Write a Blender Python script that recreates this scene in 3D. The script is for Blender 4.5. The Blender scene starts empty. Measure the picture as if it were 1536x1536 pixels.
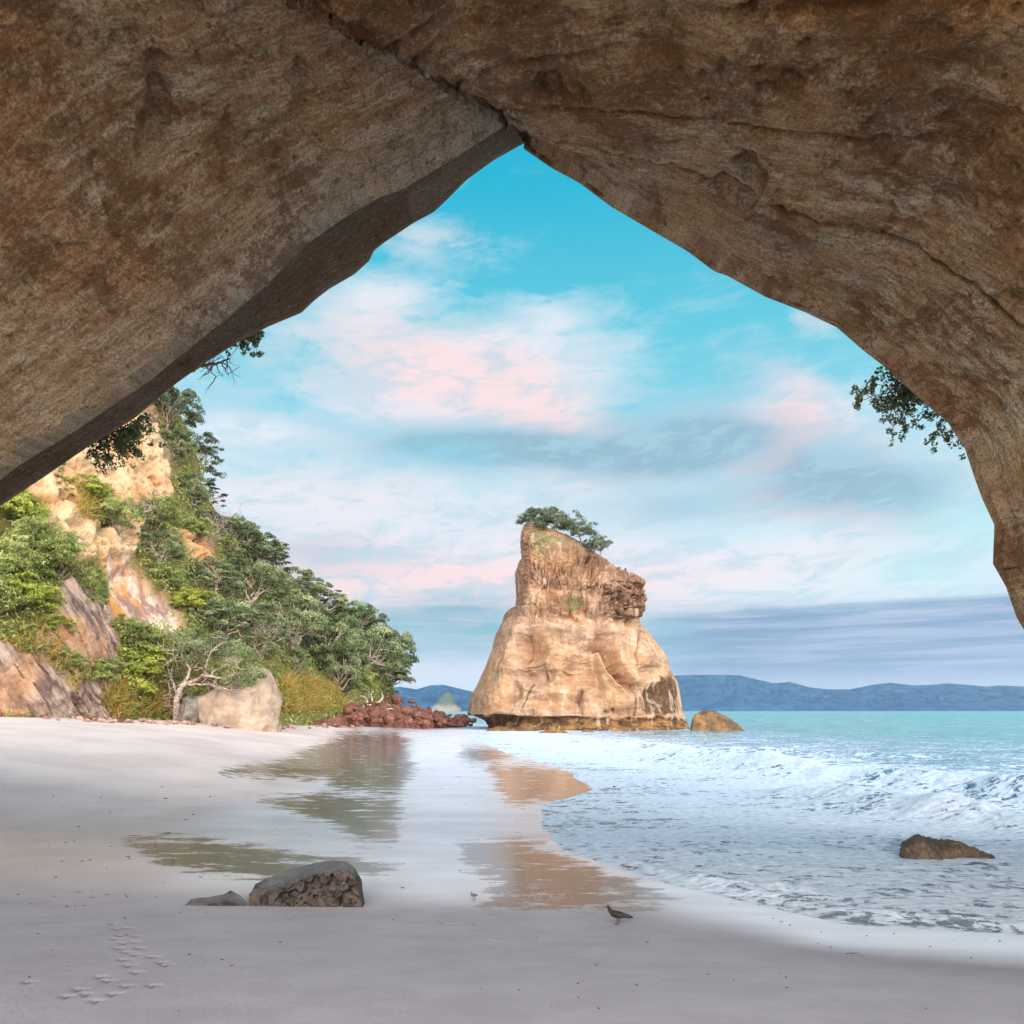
import bpy, math, random
import numpy as np
R = math.radians
C = bpy.context.scene.collection
scn = bpy.context.scene
# ------------------------------------------------------------ camera
H, F = 2.2, 1100.0                      # eye height above the sea, focal length in photo pixels (1536 wide)
cam_d = bpy.data.cameras.new('camera'); cam = bpy.data.objects.new('camera', cam_d); C.objects.link(cam)
cam.location = (0, 0, H); cam.rotation_euler = (R(90), 0, 0)
cam_d.sensor_width = 36; cam_d.lens = 36 * F / 1536; cam_d.shift_y = 298 / 1536
cam_d.clip_start = 0.05; cam_d.clip_end = 30000
scn.camera = cam
scn.view_settings.view_transform = 'Standard'; scn.view_settings.look = 'None'
scn.view_settings.gamma = 1; scn.view_settings.exposure = 0.42
scn.render.resolution_x = scn.render.resolution_y = 1024
scn.cycles.max_bounces = 8; scn.cycles.diffuse_bounces = 4; scn.cycles.glossy_bounces = 3
scn.cycles.transmission_bounces = 2; scn.cycles.volume_bounces = 1; scn.cycles.use_denoising = True
scn.cycles.caustics_reflective = False; scn.cycles.caustics_refractive = False

def lin(r, g, b):
    f = lambda c: (c/255/12.92) if c/255 <= .04045 else ((c/255+.055)/1.055)**2.4
    return (f(r), f(g), f(b), 1)
# ------------------------------------------------------------ node helpers
class NT:
    def __init__(s, nt): s.nt = nt; s.N = nt.nodes; s.L = nt.links
    def put(s, sock, v):
        if isinstance(v, E): s.L.new(v.s, sock)
        elif isinstance(v, bpy.types.NodeSocket): s.L.new(v, sock)
        elif v is not None:
            try: sock.default_value = v
            except Exception: sock.default_value = (v, v, v) if not hasattr(v, '__len__') else tuple(v)[:3]
    def node(s, t, ins=None, **props):
        n = s.N.new(t)
        for k, v in props.items(): setattr(n, k, v)
        for k, v in (ins or {}).items(): s.put(n.inputs[k], v)
        return n
    def m(s, op, a, b=None, c=None):
        n = s.N.new('ShaderNodeMath'); n.operation = op
        for i, v in enumerate((a, b, c)):
            if v is not None: s.put(n.inputs[i], v)
        return E(s, n.outputs[0])
    def vm(s, op, a, b=None, out=0):
        n = s.N.new('ShaderNodeVectorMath'); n.operation = op
        s.put(n.inputs[0], a)
        if b is not None: s.put(n.inputs[3] if op == 'SCALE' else n.inputs[1], b)
        return E(s, n.outputs[out])
    def mix(s, f, a, b, mode='MIX'):
        n = s.N.new('ShaderNodeMix'); n.data_type = 'RGBA'; n.blend_type = mode
        s.put(n.inputs[0], f); s.put(n.inputs[6], a); s.put(n.inputs[7], b)
        return E(s, n.outputs[2])
    def ss(s, x, lo, hi, a=0., b=1.):
        n = s.N.new('ShaderNodeMapRange'); n.interpolation_type = 'SMOOTHSTEP'
        for i, v in enumerate((x, lo, hi, a, b)): s.put(n.inputs[i], v)
        return E(s, n.outputs[0])
    def noise(s, vec, scale, detail=5, rough=.55, dist=0, typ=None, col=False):
        n = s.N.new('ShaderNodeTexNoise')
        if typ: n.noise_type = typ
        s.put(n.inputs['Vector'], vec); s.put(n.inputs['Scale'], scale); s.put(n.inputs['Detail'], detail)
        s.put(n.inputs['Roughness'], rough); s.put(n.inputs['Distortion'], dist)
        return E(s, n.outputs[1 if col else 0])
    def voro(s, vec, scale, feature='F1', rnd=1.):
        n = s.N.new('ShaderNodeTexVoronoi'); n.feature = feature
        s.put(n.inputs['Vector'], vec); s.put(n.inputs['Scale'], scale); s.put(n.inputs['Randomness'], rnd)
        return E(s, n.outputs['Distance'])
    def attr(s, name, out=2):
        n = s.N.new('ShaderNodeAttribute'); n.attribute_name = name
        return E(s, n.outputs[out])
    def pos(s):
        return E(s, s.N.new('ShaderNodeTexCoord').outputs['Object'])
    def wpos(s):
        return E(s, s.N.new('ShaderNodeNewGeometry').outputs['Position'])
    def sep(s, v):
        n = s.N.new('ShaderNodeSeparateXYZ'); s.put(n.inputs[0], v); return [E(s, o) for o in n.outputs]
    def comb(s, x, y, z):
        n = s.N.new('ShaderNodeCombineXYZ')
        for i, v in enumerate((x, y, z)): s.put(n.inputs[i], v)
        return E(s, n.outputs[0])
    def ramp(s, f, stops, interp='LINEAR'):
        n = s.N.new('ShaderNodeValToRGB'); cr = n.color_ramp; cr.interpolation = interp
        while len(cr.elements) < len(stops): cr.elements.new(.5)
        for e, (p, c) in zip(cr.elements, stops): e.position = p; e.color = c
        s.put(n.inputs[0], f); return E(s, n.outputs[0])
    def bump(s, h, strength=1., dist=.1, normal=None):
        n = s.N.new('ShaderNodeBump'); s.put(n.inputs['Height'], h); s.put(n.inputs['Strength'], strength)
        s.put(n.inputs['Distance'], dist)
        if normal is not None: s.put(n.inputs['Normal'], normal)
        return E(s, n.outputs[0])
class E:
    def __init__(e, nt, s): e.nt = nt; e.s = s
    def __add__(e, o): return e.nt.m('ADD', e, o)
    __radd__ = __add__
    def __sub__(e, o): return e.nt.m('SUBTRACT', e, o)
    def __rsub__(e, o): return e.nt.m('SUBTRACT', o, e)
    def __mul__(e, o): return e.nt.m('MULTIPLY', e, o)
    __rmul__ = __mul__
    def __truediv__(e, o): return e.nt.m('DIVIDE', e, o)
    def __pow__(e, o): return e.nt.m('POWER', e, o)
    def clamp(e): return e.nt.m('MINIMUM', e.nt.m('MAXIMUM', e, 0.), 1.)
    def exp(e): return e.nt.m('EXPONENT', e)

# ------------------------------------------------------------ world: daylight sky with thin pink dawn clouds
SUN_EL, SUN_AZ = R(47), R(106)          # azimuth clockwise from +Y (towards +X)
w = bpy.data.worlds.new('World'); scn.world = w; w.use_nodes = True
def build_world():
    w.node_tree.nodes.clear(); t = NT(w.node_tree)
    d = E(t, t.N.new('ShaderNodeTexCoord').outputs['Generated'])
    x, y, z = t.sep(d)
    az = t.m('ARCTAN2', x, y); el = t.m('ARCSINE', z)
    az = az * 57.2958; el = el * 57.2958
    def ae(u, v):
        a = math.atan((u-768)/F); return math.degrees(a), math.degrees(math.atan((1066-v)/F*math.cos(a)))
    wob = t.noise(t.comb(az*.045, el*.13, 0.), 1.0, 5, .6, col=True)
    wx, wy, wz = t.sep(wob)
    azw = az + (wx-.5)*14; elw = el + (wy-.5)*5
    def blob(u, v, su, sv, rot=0., k=1.):
        a0, e0 = ae(u, v); s1 = su/19.2; s2 = sv/19.2
        X = azw - a0; Y = elw - e0; c, s_ = math.cos(R(rot)), math.sin(R(rot))
        p = (X*c + Y*s_)*(1/s1); q = (Y*c - X*s_)*(1/s2)
        return (0.-(p*p+q*q)).exp()*k
    base = t.ramp((el*(1/60)).clamp(), [(0, lin(205,214,228)), (.05, lin(212,218,232)), (.12, lin(205,222,232)), (.2, lin(190,222,234)),
        (.32, lin(136,206,224)), (.45, lin(92,195,216)), (.6, lin(16,174,206)), (1, lin(30,140,196))])
    nish = t.node('ShaderNodeTexSky', sky_type='NISHITA', sun_disc=False, sun_elevation=SUN_EL, sun_rotation=SUN_AZ)
    nsc = t.mix(1., E(t, nish.outputs[0]), (.11, .11, .11, 1), 'MULTIPLY')
    base = t.mix(.06, base, nsc)
    # streaky thin cloud field
    cv = t.comb(az*.035, (el - az*.05)*.12, 3.1)
    n1 = t.noise(cv, 1.5, 9, .58, .4); n2 = t.noise(t.comb(az*.06, el*.2, 9.), 2.2, 8, .6, .3)
    cover = t.ss(el, 36., 12., -.07, .21) + (n2-.5)*.18
    B = (blob(640,560,230,75,-6) + blob(830,640,160,80,-16) + blob(1190,700,110,75,-38,.9) + blob(1080,655,130,40,0,.6)
         + blob(540,770,330,70,0,.8) + blob(560,460,110,28,8,.7) + blob(650,365,90,26,0,.62) + blob(840,480,70,22,0,.5)
         + blob(1180,585,90,40,-40,.6) + blob(1230,478,60,18,-20,.8) + blob(1290,690,130,90,-20,.6) + blob(700,880,460,70,0,.95) + blob(1250,860,330,40,-3,.7) + blob(1000,380,170,22,22,.32)
         + blob(380,640,70,22,0,.5))
    n3 = t.noise(t.comb(az*.11, (el - az*.08)*.34, 2.), 2.0, 8, .65, .5)
    dens = t.ss(n1*.8 + (n3-.5)*.75 + .04 + cover + B*.42, .48, .95)
    # pink lit parts / blue grey shaded parts
    pink = (blob(590,540,200,50,-6) + blob(800,600,150,42,-18,1.1) + blob(1190,640,55,75,-30,1.25) + blob(1230,740,80,38,-30,1.1) + blob(560,870,330,60,0,.9)
         + blob(700,960,120,40,0,.8) + blob(860,880,300,50,0,.55) + blob(480,730,250,40,0,.35) + blob(1220,480,60,20,0,.8) + blob(620,365,90,25,0,.5)).clamp()
    grey = (blob(780,675,190,34,-4,1.25) + blob(640,690,120,25,0,.6) + blob(1030,655,100,42,0,1.2) + blob(1290,720,140,60,-15,1.1) + blob(1000,760,160,30,0,.6)
         + blob(440,830,130,30,0,.5) + blob(1090,560,120,30,10,.45)).clamp()
    cc = t.mix((pink*.72).clamp(), lin(226,228,236), lin(250,210,208))
    cc = t.mix((grey*(.5+n3*1.2)).clamp()*.95, cc, lin(136,172,192))
    cc = t.mix(t.ss(n3, .44, .62, 0., .6), cc, lin(168,204,218))
    col = t.mix(dens*.94, base, cc)
    # low banks of grey-blue cloud over the horizon
    st = t.noise(t.comb(az*.05, el*.75, 5.), 1.4, 8, .6, .5)
    a_r, e1 = ae(1250, 905); _, e2 = ae(1250, 1010)
    side = t.ss(az + (n2-.5)*16, 5., 15.)
    bank = t.ss(elw*.35+el*.65 + (st-.5)*3., e1+.9, e1-1.3)*side
    bc = t.mix(t.ss(st, .38, .64), lin(122,152,186), lin(166,180,206))
    bc = t.mix(t.ss(el + (st-.5)*3., 3.4, 1.2), bc, lin(178,188,210))
    col = t.mix(bank*.96, col, bc)
    tb = (blob(660,945,150,34,3,1.5) + blob(1000,950,60,30,0,.7)).clamp()
    col = t.mix(tb*t.ss(st, .25, .6, .6, 1.)*.85, col, lin(112,172,192))
    cy = (blob(1420,790,120,60,10,.9) + blob(1340,880,150,22,0,.6) + blob(1120,800,100,10,0,.5)).clamp()
    col = t.mix(cy*.45, col, lin(170,232,234))
    # glow added to the unseen sky behind the camera, to brighten the cave
    sa = (az.nt.m('ABSOLUTE', az) - 158.)*(1/42); se = (el - 20.)*(1/22)
    glow = (0.-(sa*sa+se*se)).exp()
    col = t.vm('ADD', col, t.vm('SCALE', t.comb(1., .93, .88), glow*8.6))
    over = t.ss(el, 44., 72.)  # extra brightness added overhead, out of view, to lift shaded areas
    col = t.vm('ADD', col, t.vm('SCALE', t.comb(.80, .86, .95), over*.35))
    bg = t.node('ShaderNodeBackground', {'Color': col, 'Strength': .86})
    o = t.N.new('ShaderNodeOutputWorld'); t.L.new(bg.outputs[0], o.inputs[0])
build_world()
w.cycles.sampling_method = 'MANUAL'; w.cycles.sample_map_resolution = 512
sd = bpy.data.lights.new('sun', 'SUN'); sd.energy = 1.2; sd.angle = R(24); sd.color = (1, .84, .68)
sun = bpy.data.objects.new('sun', sd); C.objects.link(sun)
sun.rotation_euler = (R(90)-SUN_EL, 0, -SUN_AZ + math.pi)
# ------------------------------------------------------------ numpy tools
rng = np.random.RandomState(7)
_perm = np.concatenate([rng.permutation(256)]*3).astype(np.int64)
_g = rng.normal(size=(256, 3)); _g /= np.linalg.norm(_g, axis=1)[:, None]; _g = _g.astype(np.float32)
def pn(p, seed=0):
    p = np.asarray(p, np.float32); i = np.floor(p).astype(np.int64); f = (p - i).astype(np.float32)
    u = f*f*f*(f*(f*6-15)+10); i = (i + seed*17) & 255
    out = 0
    for dx in (0, 1):
        wx = u[..., 0] if dx else 1-u[..., 0]
        a = _perm[(i[..., 0]+dx) & 255]
        for dy in (0, 1):
            wy = u[..., 1] if dy else 1-u[..., 1]
            b = _perm[a + ((i[..., 1]+dy) & 255)]
            for dz in (0, 1):
                wz = u[..., 2] if dz else 1-u[..., 2]
                g = _g[_perm[b + ((i[..., 2]+dz) & 255)]]
                d = g[..., 0]*(f[..., 0]-dx) + g[..., 1]*(f[..., 1]-dy) + g[..., 2]*(f[..., 2]-dz)
                out = out + wx*wy*wz*d
    return out*1.6
def fbm(p, o=5, gain=.5, lac=2.03, seed=0, ridged=False):
    s = 0; a = 1; n = 0; p = np.asarray(p, np.float32)
    for k in range(o):
        v = pn(p*lac**k, seed+k)
        if ridged: v = 1 - 2*np.abs(v)
        s = s + a*v; n += a; a *= gain
    return s/n
def sst(x, a, b):
    t = np.clip((x-a)/(b-a), 0, 1); return t*t*(3-2*t)
def at(u, v, Y): return np.array([(u-768)/F*Y, Y, H-(v-1066)/F*Y])
def proj(P):
    Y = np.maximum(P[..., 1], .05); return 768+F*P[..., 0]/Y, 1066-F*(P[..., 2]-H)/Y
def seg_dist(x, y, pts, signed=False):
    """distance to a polyline; signed: positive on its left side"""
    best = np.full(x.shape, 1e9); sg = np.ones(x.shape); par = np.zeros(x.shape); L = 0
    for (ax, ay), (bx, by) in zip(pts[:-1], pts[1:]):
        dx, dy = bx-ax, by-ay; l2 = dx*dx+dy*dy
        t = np.clip(((x-ax)*dx+(y-ay)*dy)/l2, 0, 1)
        d = np.hypot(x-ax-t*dx, y-ay-t*dy); m = d < best
        best = np.where(m, d, best); sg = np.where(m, np.sign(dx*(y-ay)-dy*(x-ax)), sg)
        par = np.where(m, L+t*math.sqrt(l2), par); L += math.sqrt(l2)
    return (best*sg if signed else best), par/L
def poly_sd(x, y, pts):
    """signed distance to a closed polygon, positive inside"""
    d, _ = seg_dist(x, y, list(pts)+[pts[0]]); ins = np.zeros(x.shape, bool)
    n = len(pts)
    for i in range(n):
        ax, ay = pts[i]; bx, by = pts[(i+1) % n]
        c = ((ay > y) != (by > y)) & (x < (bx-ax)*(y-ay)/(by-ay+1e-9)+ax); ins ^= c
    return np.where(ins, d, -d)
def normals(P):
    a = np.gradient(P, axis=1); b = np.gradient(P, axis=0); n = np.cross(a, b)
    return n/(np.linalg.norm(n, axis=2, keepdims=True)+1e-9)
def link(name, me, mats=None, parent=None):
    o = bpy.data.objects.new(name, me); C.objects.link(o)
    if mats is not None:
        for m_ in (mats if isinstance(mats, (list, tuple)) else [mats]): me.materials.append(m_)
    if parent is not None: o.parent = parent
    return o
def raw_mesh(name, V, Fq, smooth=True, attrs=None, tri=False):
    V = np.asarray(V, np.float32).reshape(-1, 3); Fq = np.asarray(Fq, np.int32); k = Fq.shape[1]
    me = bpy.data.meshes.new(name); me.vertices.add(len(V)); me.vertices.foreach_set('co', V.ravel())
    me.loops.add(Fq.size); me.loops.foreach_set('vertex_index', Fq.ravel())
    me.polygons.add(len(Fq)); me.polygons.foreach_set('loop_start', np.arange(len(Fq), dtype=np.int32)*k)
    me.polygons.foreach_set('loop_total', np.full(len(Fq), k, np.int32))
    me.polygons.foreach_set('use_smooth', np.full(len(Fq), smooth, bool))
    me.update(calc_edges=True)
    for an, av in (attrs or {}).items():
        a = me.attributes.new(an, 'FLOAT', 'POINT'); a.data.foreach_set('value', np.asarray(av, np.float32).ravel())
    return me
def grid_faces(h, w_, wrap=False, off=0):
    i = np.arange(h-1)[:, None]; j = np.arange(w_ if wrap else w_-1)[None]; j2 = (j+1) % w_
    f = np.stack([i*w_+j+0*j2, i*w_+j2, (i+1)*w_+j2, (i+1)*w_+j+0*j2], -1).reshape(-1, 4)
    return f+off
def grid_mesh(name, P, wrap=False, flip=False, attrs=None, smooth=True):
    f = grid_faces(P.shape[0], P.shape[1], wrap)
    if flip: f = f[:, ::-1]
    return raw_mesh(name, P.reshape(-1, 3), f, smooth, attrs)
def interp_poly(pts, t):
    """points (n,k) sampled at arc-length params t"""
    pts = np.asarray(pts, float); s = np.r_[0, np.cumsum(np.linalg.norm(np.diff(pts, axis=0), axis=1))]; s /= s[-1]
    return np.stack([np.interp(t, s, pts[:, k]) for k in range(pts.shape[1])], -1)
def catmull(K, n):
    """Catmull-Rom along axis 0 of K sampled uniformly at n positions"""
    K = np.asarray(K, float); m_ = len(K); t = np.linspace(0, m_-1-1e-6, n); i = t.astype(int); f = (t-i).reshape((-1,)+(1,)*(K.ndim-1))
    g = lambda k: K[np.clip(i+k, 0, m_-1)]
    p0, p1, p2, p3 = g(-1), g(0), g(1), g(2)
    return .5*((2*p1)+(-p0+p2)*f+(2*p0-5*p1+4*p2-p3)*f**2+(-p0+3*p1-3*p2+p3)*f**3)
def tag(o, label=None, cat=None, group=None, kind=None):
    if label: o['label'] = label
    if cat: o['category'] = cat
    if group: o['group'] = group
    if kind: o['kind'] = kind
    return o
def empty(name, loc=(0, 0, 0), rz=0, sc=1):
    o = bpy.data.objects.new(name, None); C.objects.link(o); o.location = tuple(loc); o.rotation_euler.z = rz
    o.scale = (sc,)*3 if not hasattr(sc, '__len__') else sc; o.empty_display_size = .3; return o
def new_mat(name):
    m_ = bpy.data.materials.new(name); m_.use_nodes = True; m_.node_tree.nodes.clear(); return m_, NT(m_.node_tree)
def finish(t, col, rough=.9, normal=None, spec=.3, trans=0, extra=None):
    p = t.node('ShaderNodeBsdfPrincipled', {'Base Color': col, 'Roughness': rough, 'Specular IOR Level': spec})
    for k, v in (extra or {}).items(): t.put(p.inputs[k], v)
    if normal is not None: t.put(p.inputs['Normal'], normal)
    out = p.outputs[0]
    if trans:
        tr = t.node('ShaderNodeBsdfTranslucent', {'Color': col}); mx = t.node('ShaderNodeMixShader', {0: trans})
        t.L.new(out, mx.inputs[1]); t.L.new(tr.outputs[0], mx.inputs[2]); out = mx.outputs[0]
    o = t.N.new('ShaderNodeOutputMaterial'); t.L.new(out, o.inputs[0])

# ------------------------------------------------------------ materials
def mat_cave():
    m_, t = new_mat('cave_rock'); p = t.pos(); deep = t.attr('deep'); rim = t.attr('rim')
    sv = t.comb(t.attr('sa')*.36, t.attr('sb')*1.7, 0.)
    a = t.noise(p, .7, 8, .62); b = t.noise(p, 4.5, 8, .7); c = t.noise(sv, 3., 8, .65, .12); v = t.voro(p, 9.)
    base = t.mix(t.ss(c, .38, .62), lin(192,148,108), lin(252,230,196))
    base = t.mix(t.ss(a, .4, .62, 0., .6), base, lin(226,172,126))
    och = t.mix(t.ss(b, .38, .6), lin(190,108,48), lin(255,190,100))
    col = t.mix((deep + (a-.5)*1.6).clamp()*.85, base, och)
    fn = t.noise(p, 14., 6, .75)
    col = t.mix(t.ss(fn, .52, .68, 0., .45), col, lin(228,196,150))
    n3 = t.noise(p, 1.6, 6, .7)
    col = t.mix(t.ss(n3 + (fn-.5)*.3, .61, .71, 0., .7), col, lin(112,84,64))
    ol = t.noise(p, 1.1, 5, .6, 1.)
    col = t.mix(t.ss(ol, .54, .66, 0., .5), col, lin(150,128,78))
    col = t.mix(t.ss(b, .60, .70, 0., .65), col, lin(112,80,58))
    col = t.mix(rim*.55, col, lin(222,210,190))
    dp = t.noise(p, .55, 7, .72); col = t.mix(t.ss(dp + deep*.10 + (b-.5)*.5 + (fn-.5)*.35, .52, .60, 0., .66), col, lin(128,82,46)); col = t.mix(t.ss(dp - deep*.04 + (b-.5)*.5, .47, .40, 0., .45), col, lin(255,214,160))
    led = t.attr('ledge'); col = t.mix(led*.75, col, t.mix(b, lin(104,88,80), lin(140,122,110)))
    g1 = t.noise(p, 30., 6, .8); g2 = t.noise(sv, 11., 7, .75)
    col = t.mix(t.ss(g1*.6+g2*.4, .53, .46, 0., .58), col, lin(140,98,62)); col = t.mix(t.ss(g2*.5+g1*.5, .53, .62, 0., .6), col, lin(255,230,188)); g3 = t.voro(p, 5.); col = t.mix(t.ss(g3 + (g1-.5)*.5, .22, .08, 0., .5), col, lin(98,70,50))
    h = b*.6 + g2*.6 + g1*.9 + fn*.6*(1.-led*.6) + v*.22*deep + t.noise(p, 60., 4, .7)*.2
    finish(t, col, .92, t.bump(h, 1., .15), .2); return m_
def mat_stack():
    m_, t = new_mat('stack_sandstone'); p = t.wpos(); x, y, z = t.sep(p)
    a = t.noise(p, .22, 7, .6); b = t.noise(t.comb(x, y, z*3.), .5, 8, .62); c = t.noise(p, 2.4, 7, .7)
    base = t.mix(t.ss(b, .35, .65), lin(152,116,92), lin(196,162,134))
    base = t.mix(t.ss(a, .42, .62, 0., .6), base, lin(190,142,96))
    base = t.mix(t.ss(t.noise(t.comb(x*1.6, y, z*.3), 1., 6, .65), .52, .68, 0., .35), base, lin(168,146,128))
    lic = t.attr('lichen'); base = t.mix(t.ss(lic + (c-.5)*1.3, .38, .62, 0., .9), base, t.mix(t.ss(c, .4, .6), lin(104,70,60), lin(146,110,88)))
    gr = t.attr('green')*.8; base = t.mix(t.ss(gr + (c-.5)*1.2, .4, .65, 0., .8), base, lin(118,118,78))
    st = t.attr('stain_shade'); base = t.mix(t.ss(st + (t.noise(t.comb(x, y, z*.35), .9, 8, .72)-.5)*2.6, .36, .8, 0., .93), base, t.mix(t.ss(c, .4, .65), lin(52,38,28), lin(96,66,40)))
    bd = t.attr('band'); base = t.mix(t.ss(bd + (b-.5)*.5, .4, .6), base, t.mix(t.ss(b+(c-.5)*.3, .4, .62), lin(70,52,36), lin(150,110,64)))
    bd2 = t.noise(t.comb(x*.25, y*.25, z*2.2), 1.4, 7, .7); base = t.mix(t.ss(bd2, .54, .66, 0., .18), base, lin(150,112,84)); fl = t.noise(t.comb(x*1.1, y*1.1, z*.16), 1., 7, .65); base = t.mix(t.ss(fl, .50, .64, 0., .5), base, lin(160,118,84)); base = t.mix(t.ss(fl, .46, .36, 0., .45), base, lin(226,196,166))
    finish(t, base, .9, t.bump(c*.6 + bd2*.25 + t.noise(p, 7., 5, .7)*.3, .9, .45), .2); return m_
def mat_cliff():
    m_, t = new_mat('cliff_rock'); p = t.wpos(); x, y, z = t.sep(p)
    a = t.noise(p, .3, 8, .62); c = t.noise(p, 2.2, 8, .7)
    pale = t.mix(t.ss(a, .36, .64), lin(200,174,138), lin(208,152,104)); pale = t.mix(t.ss(c, .5, .7, 0., .6), pale, lin(176,128,90))
    slab = t.noise(t.comb(x*1.2+z*.8, y, z*.3), 1.4, 8, .68)
    dk = t.mix(t.ss(slab, .38, .62), lin(104,82,76), lin(182,156,140)); dk = t.mix(t.ss(a, .48, .62, 0., .5), dk, lin(206,150,100))
    sn = t.noise(t.comb(x*1.5+z*.2, y*1.0, z*.06), 1.1, 6, .6)
    strk = t.mix(t.ss(sn, .4, .6), lin(222,196,176), lin(150,118,108)); strk = t.mix(t.ss(t.noise(t.comb(x*1.+5+z*.15, y*.7, z*.04), 1.2, 4, .5), .55, .66, 0., .6), strk, lin(222,148,60))
    soil = t.mix(c, lin(96,84,50), lin(150,132,80))
    col = t.mix(t.attr('slab'), pale, dk); col = t.mix(t.attr('streak'), col, strk); col = t.mix(t.attr('veg'), col, soil)
    finish(t, col, .93, t.bump(c*.6 + t.noise(p, 9., 5, .7)*.25, .8, .3), .2); return m_
def mat_rock(name, c1, c2, c3, scale=3., bs=.08, rough=.85, objrand=.3, top=None):
    m_, t = new_mat(name); p = t.pos(); a = t.noise(p, scale, 8, .65); b = t.noise(p, scale*5, 7, .7)
    col = t.mix(t.ss(a, .38, .62), lin(*c1), lin(*c2)); col = t.mix(t.ss(b, .5, .66, 0., .75), col, lin(*c3))
    rn = E(t, t.N.new('ShaderNodeObjectInfo').outputs['Random'])
    col = t.mix(rn*objrand, col, lin(*c3))
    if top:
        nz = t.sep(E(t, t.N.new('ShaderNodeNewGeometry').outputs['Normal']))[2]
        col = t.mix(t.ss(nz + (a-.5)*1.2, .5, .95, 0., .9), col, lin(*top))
    finish(t, col, rough, t.bump(a*.5+b*.4, .8, bs), .35); return m_
def mat_leaf(name, c1, c2, c3, trans=.22):
    m_, t = new_mat(name); v = t.attr('var'); rn = E(t, t.N.new('ShaderNodeObjectInfo').outputs['Random'])
    col = t.ramp((v*.8 + rn*.2).clamp(), [(0, lin(*c1)), (.5, lin(*c2)), (1, lin(*c3))])
    finish(t, col, .55, None, .35, trans); return m_
def mat_bark(name, c1, c2):
    m_, t = new_mat(name); p = t.pos(); a = t.noise(p, 6., 6, .65)
    finish(t, t.mix(t.ss(a, .35, .65), lin(*c1), lin(*c2)), .9, t.bump(a, .6, .03), .2); return m_
M = {}
M['cave'] = mat_cave(); M['stack'] = mat_stack(); M['cliff'] = mat_cliff()
M['leaf_dark'] = mat_leaf('pohutukawa_leaf', (62,74,44), (112,124,78), (184,188,142))
M['leaf_mid'] = mat_leaf('shrub_leaf', (86,96,48), (134,144,74), (190,192,120))
M['leaf_bright'] = mat_leaf('bright_leaf', (108,122,44), (156,164,66), (208,204,108), .3)
M['leaf_dry'] = mat_leaf('dry_leaf', (120,96,66), (160,130,92), (196,170,120))
M['leaf_deep'] = mat_leaf('deep_green_leaf', (58,68,48), (88,98,70), (128,136,104))  # deep green foliage of the darker tree kinds
M['grass'] = mat_leaf('grass_blade', (112,124,56), (186,160,82), (232,166,104), .3)
M['bark'] = mat_bark('bark', (96,78,66), (160,138,120)); M['bark_pale'] = mat_bark('pale_bark', (140,118,104), (204,184,166))
M['driftwood'] = mat_bark('driftwood', (176,162,150), (226,214,202))
M['red'] = mat_rock('red_boulder', (104,60,48), (150,98,80), (70,48,42), 1.5, .12)
M['rubble'] = mat_rock('pink_rubble', (176,126,110), (222,188,172), (120,84,76), 2., .08, .85, .7)
M['pale_boulder'] = mat_rock('pale_boulder', (138,126,116), (184,166,146), (186,136,92), .8, .25)
M['grey_boulder'] = mat_rock('grey_boulder', (112,104,98), (150,138,126), (88,78,72), 1., .1)
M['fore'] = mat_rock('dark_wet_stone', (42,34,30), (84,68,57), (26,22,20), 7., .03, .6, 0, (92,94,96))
M['surf'] = mat_rock('weedy_rock', (74,60,50), (118,96,74), (48,40,36), 4., .05, .6)
M['gold'] = mat_rock('ochre_rock', (88,62,38), (148,110,62), (54,42,32), .8, .12, .7)
# ------------------------------------------------------------ beach profile
SHORE = [(200, -40), (60, 0), (15, 5.6), (8, 6.6), (4.98, 7.14), (3.4, 7.6), (2.57, 8.5), (1.64, 9.9), (.86, 11.6), (.66, 13.9), (.64, 16.8),
         (2.2, 20.5), (2.1, 26), (-.27, 37.8), (-3.4, 60), (-5.6, 83), (-6, 104), (-12, 114), (-30, 120), (-120, 130), (-300, 140)]
def sand_z(x, y):
    d, _ = seg_dist(x, y, SHORE, True)          # positive on the land side
    p3 = np.stack([x*.35, y*.35, 0*x], -1)
    d = d + .35*fbm(p3, 3, seed=3)*sst(np.abs(d), 12, 2) * 1.0
    st = 9.0 - 4.5*sst(y, 38, 70)
    land = .011*d + .15*np.maximum(0, np.sqrt((d-st)**2+1.5)*.5+(d-st)*.5)
    land = land/(1+(np.maximum(land, 0)/2.13)**4)**.25
    sea = .05*d
    z = np.where(d > 0, land, np.maximum(sea, -2.5))
    z = z + .42*sst(y, 8.6, 3.0)*sst(d, 0, 2.5)
    return z, d
FOOT = [(168,1342),(176,1352),(190,1350),(182,1365),(172,1372),(205,1366),(186,1381),(200,1378),(178,1392),(210,1391),(190,1400),(204,1405),(186,1416),(228,1409),(193,1428),(242,1420),
        (205,1442),(150,1452),(162,1460),(118,1478),(100,1492),(130,1487),(145,1500),(190,1470),(170,1486),(42,1465),(230,1468),(250,1425),(163,1320),(140,1325),(120,1318)]
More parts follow.
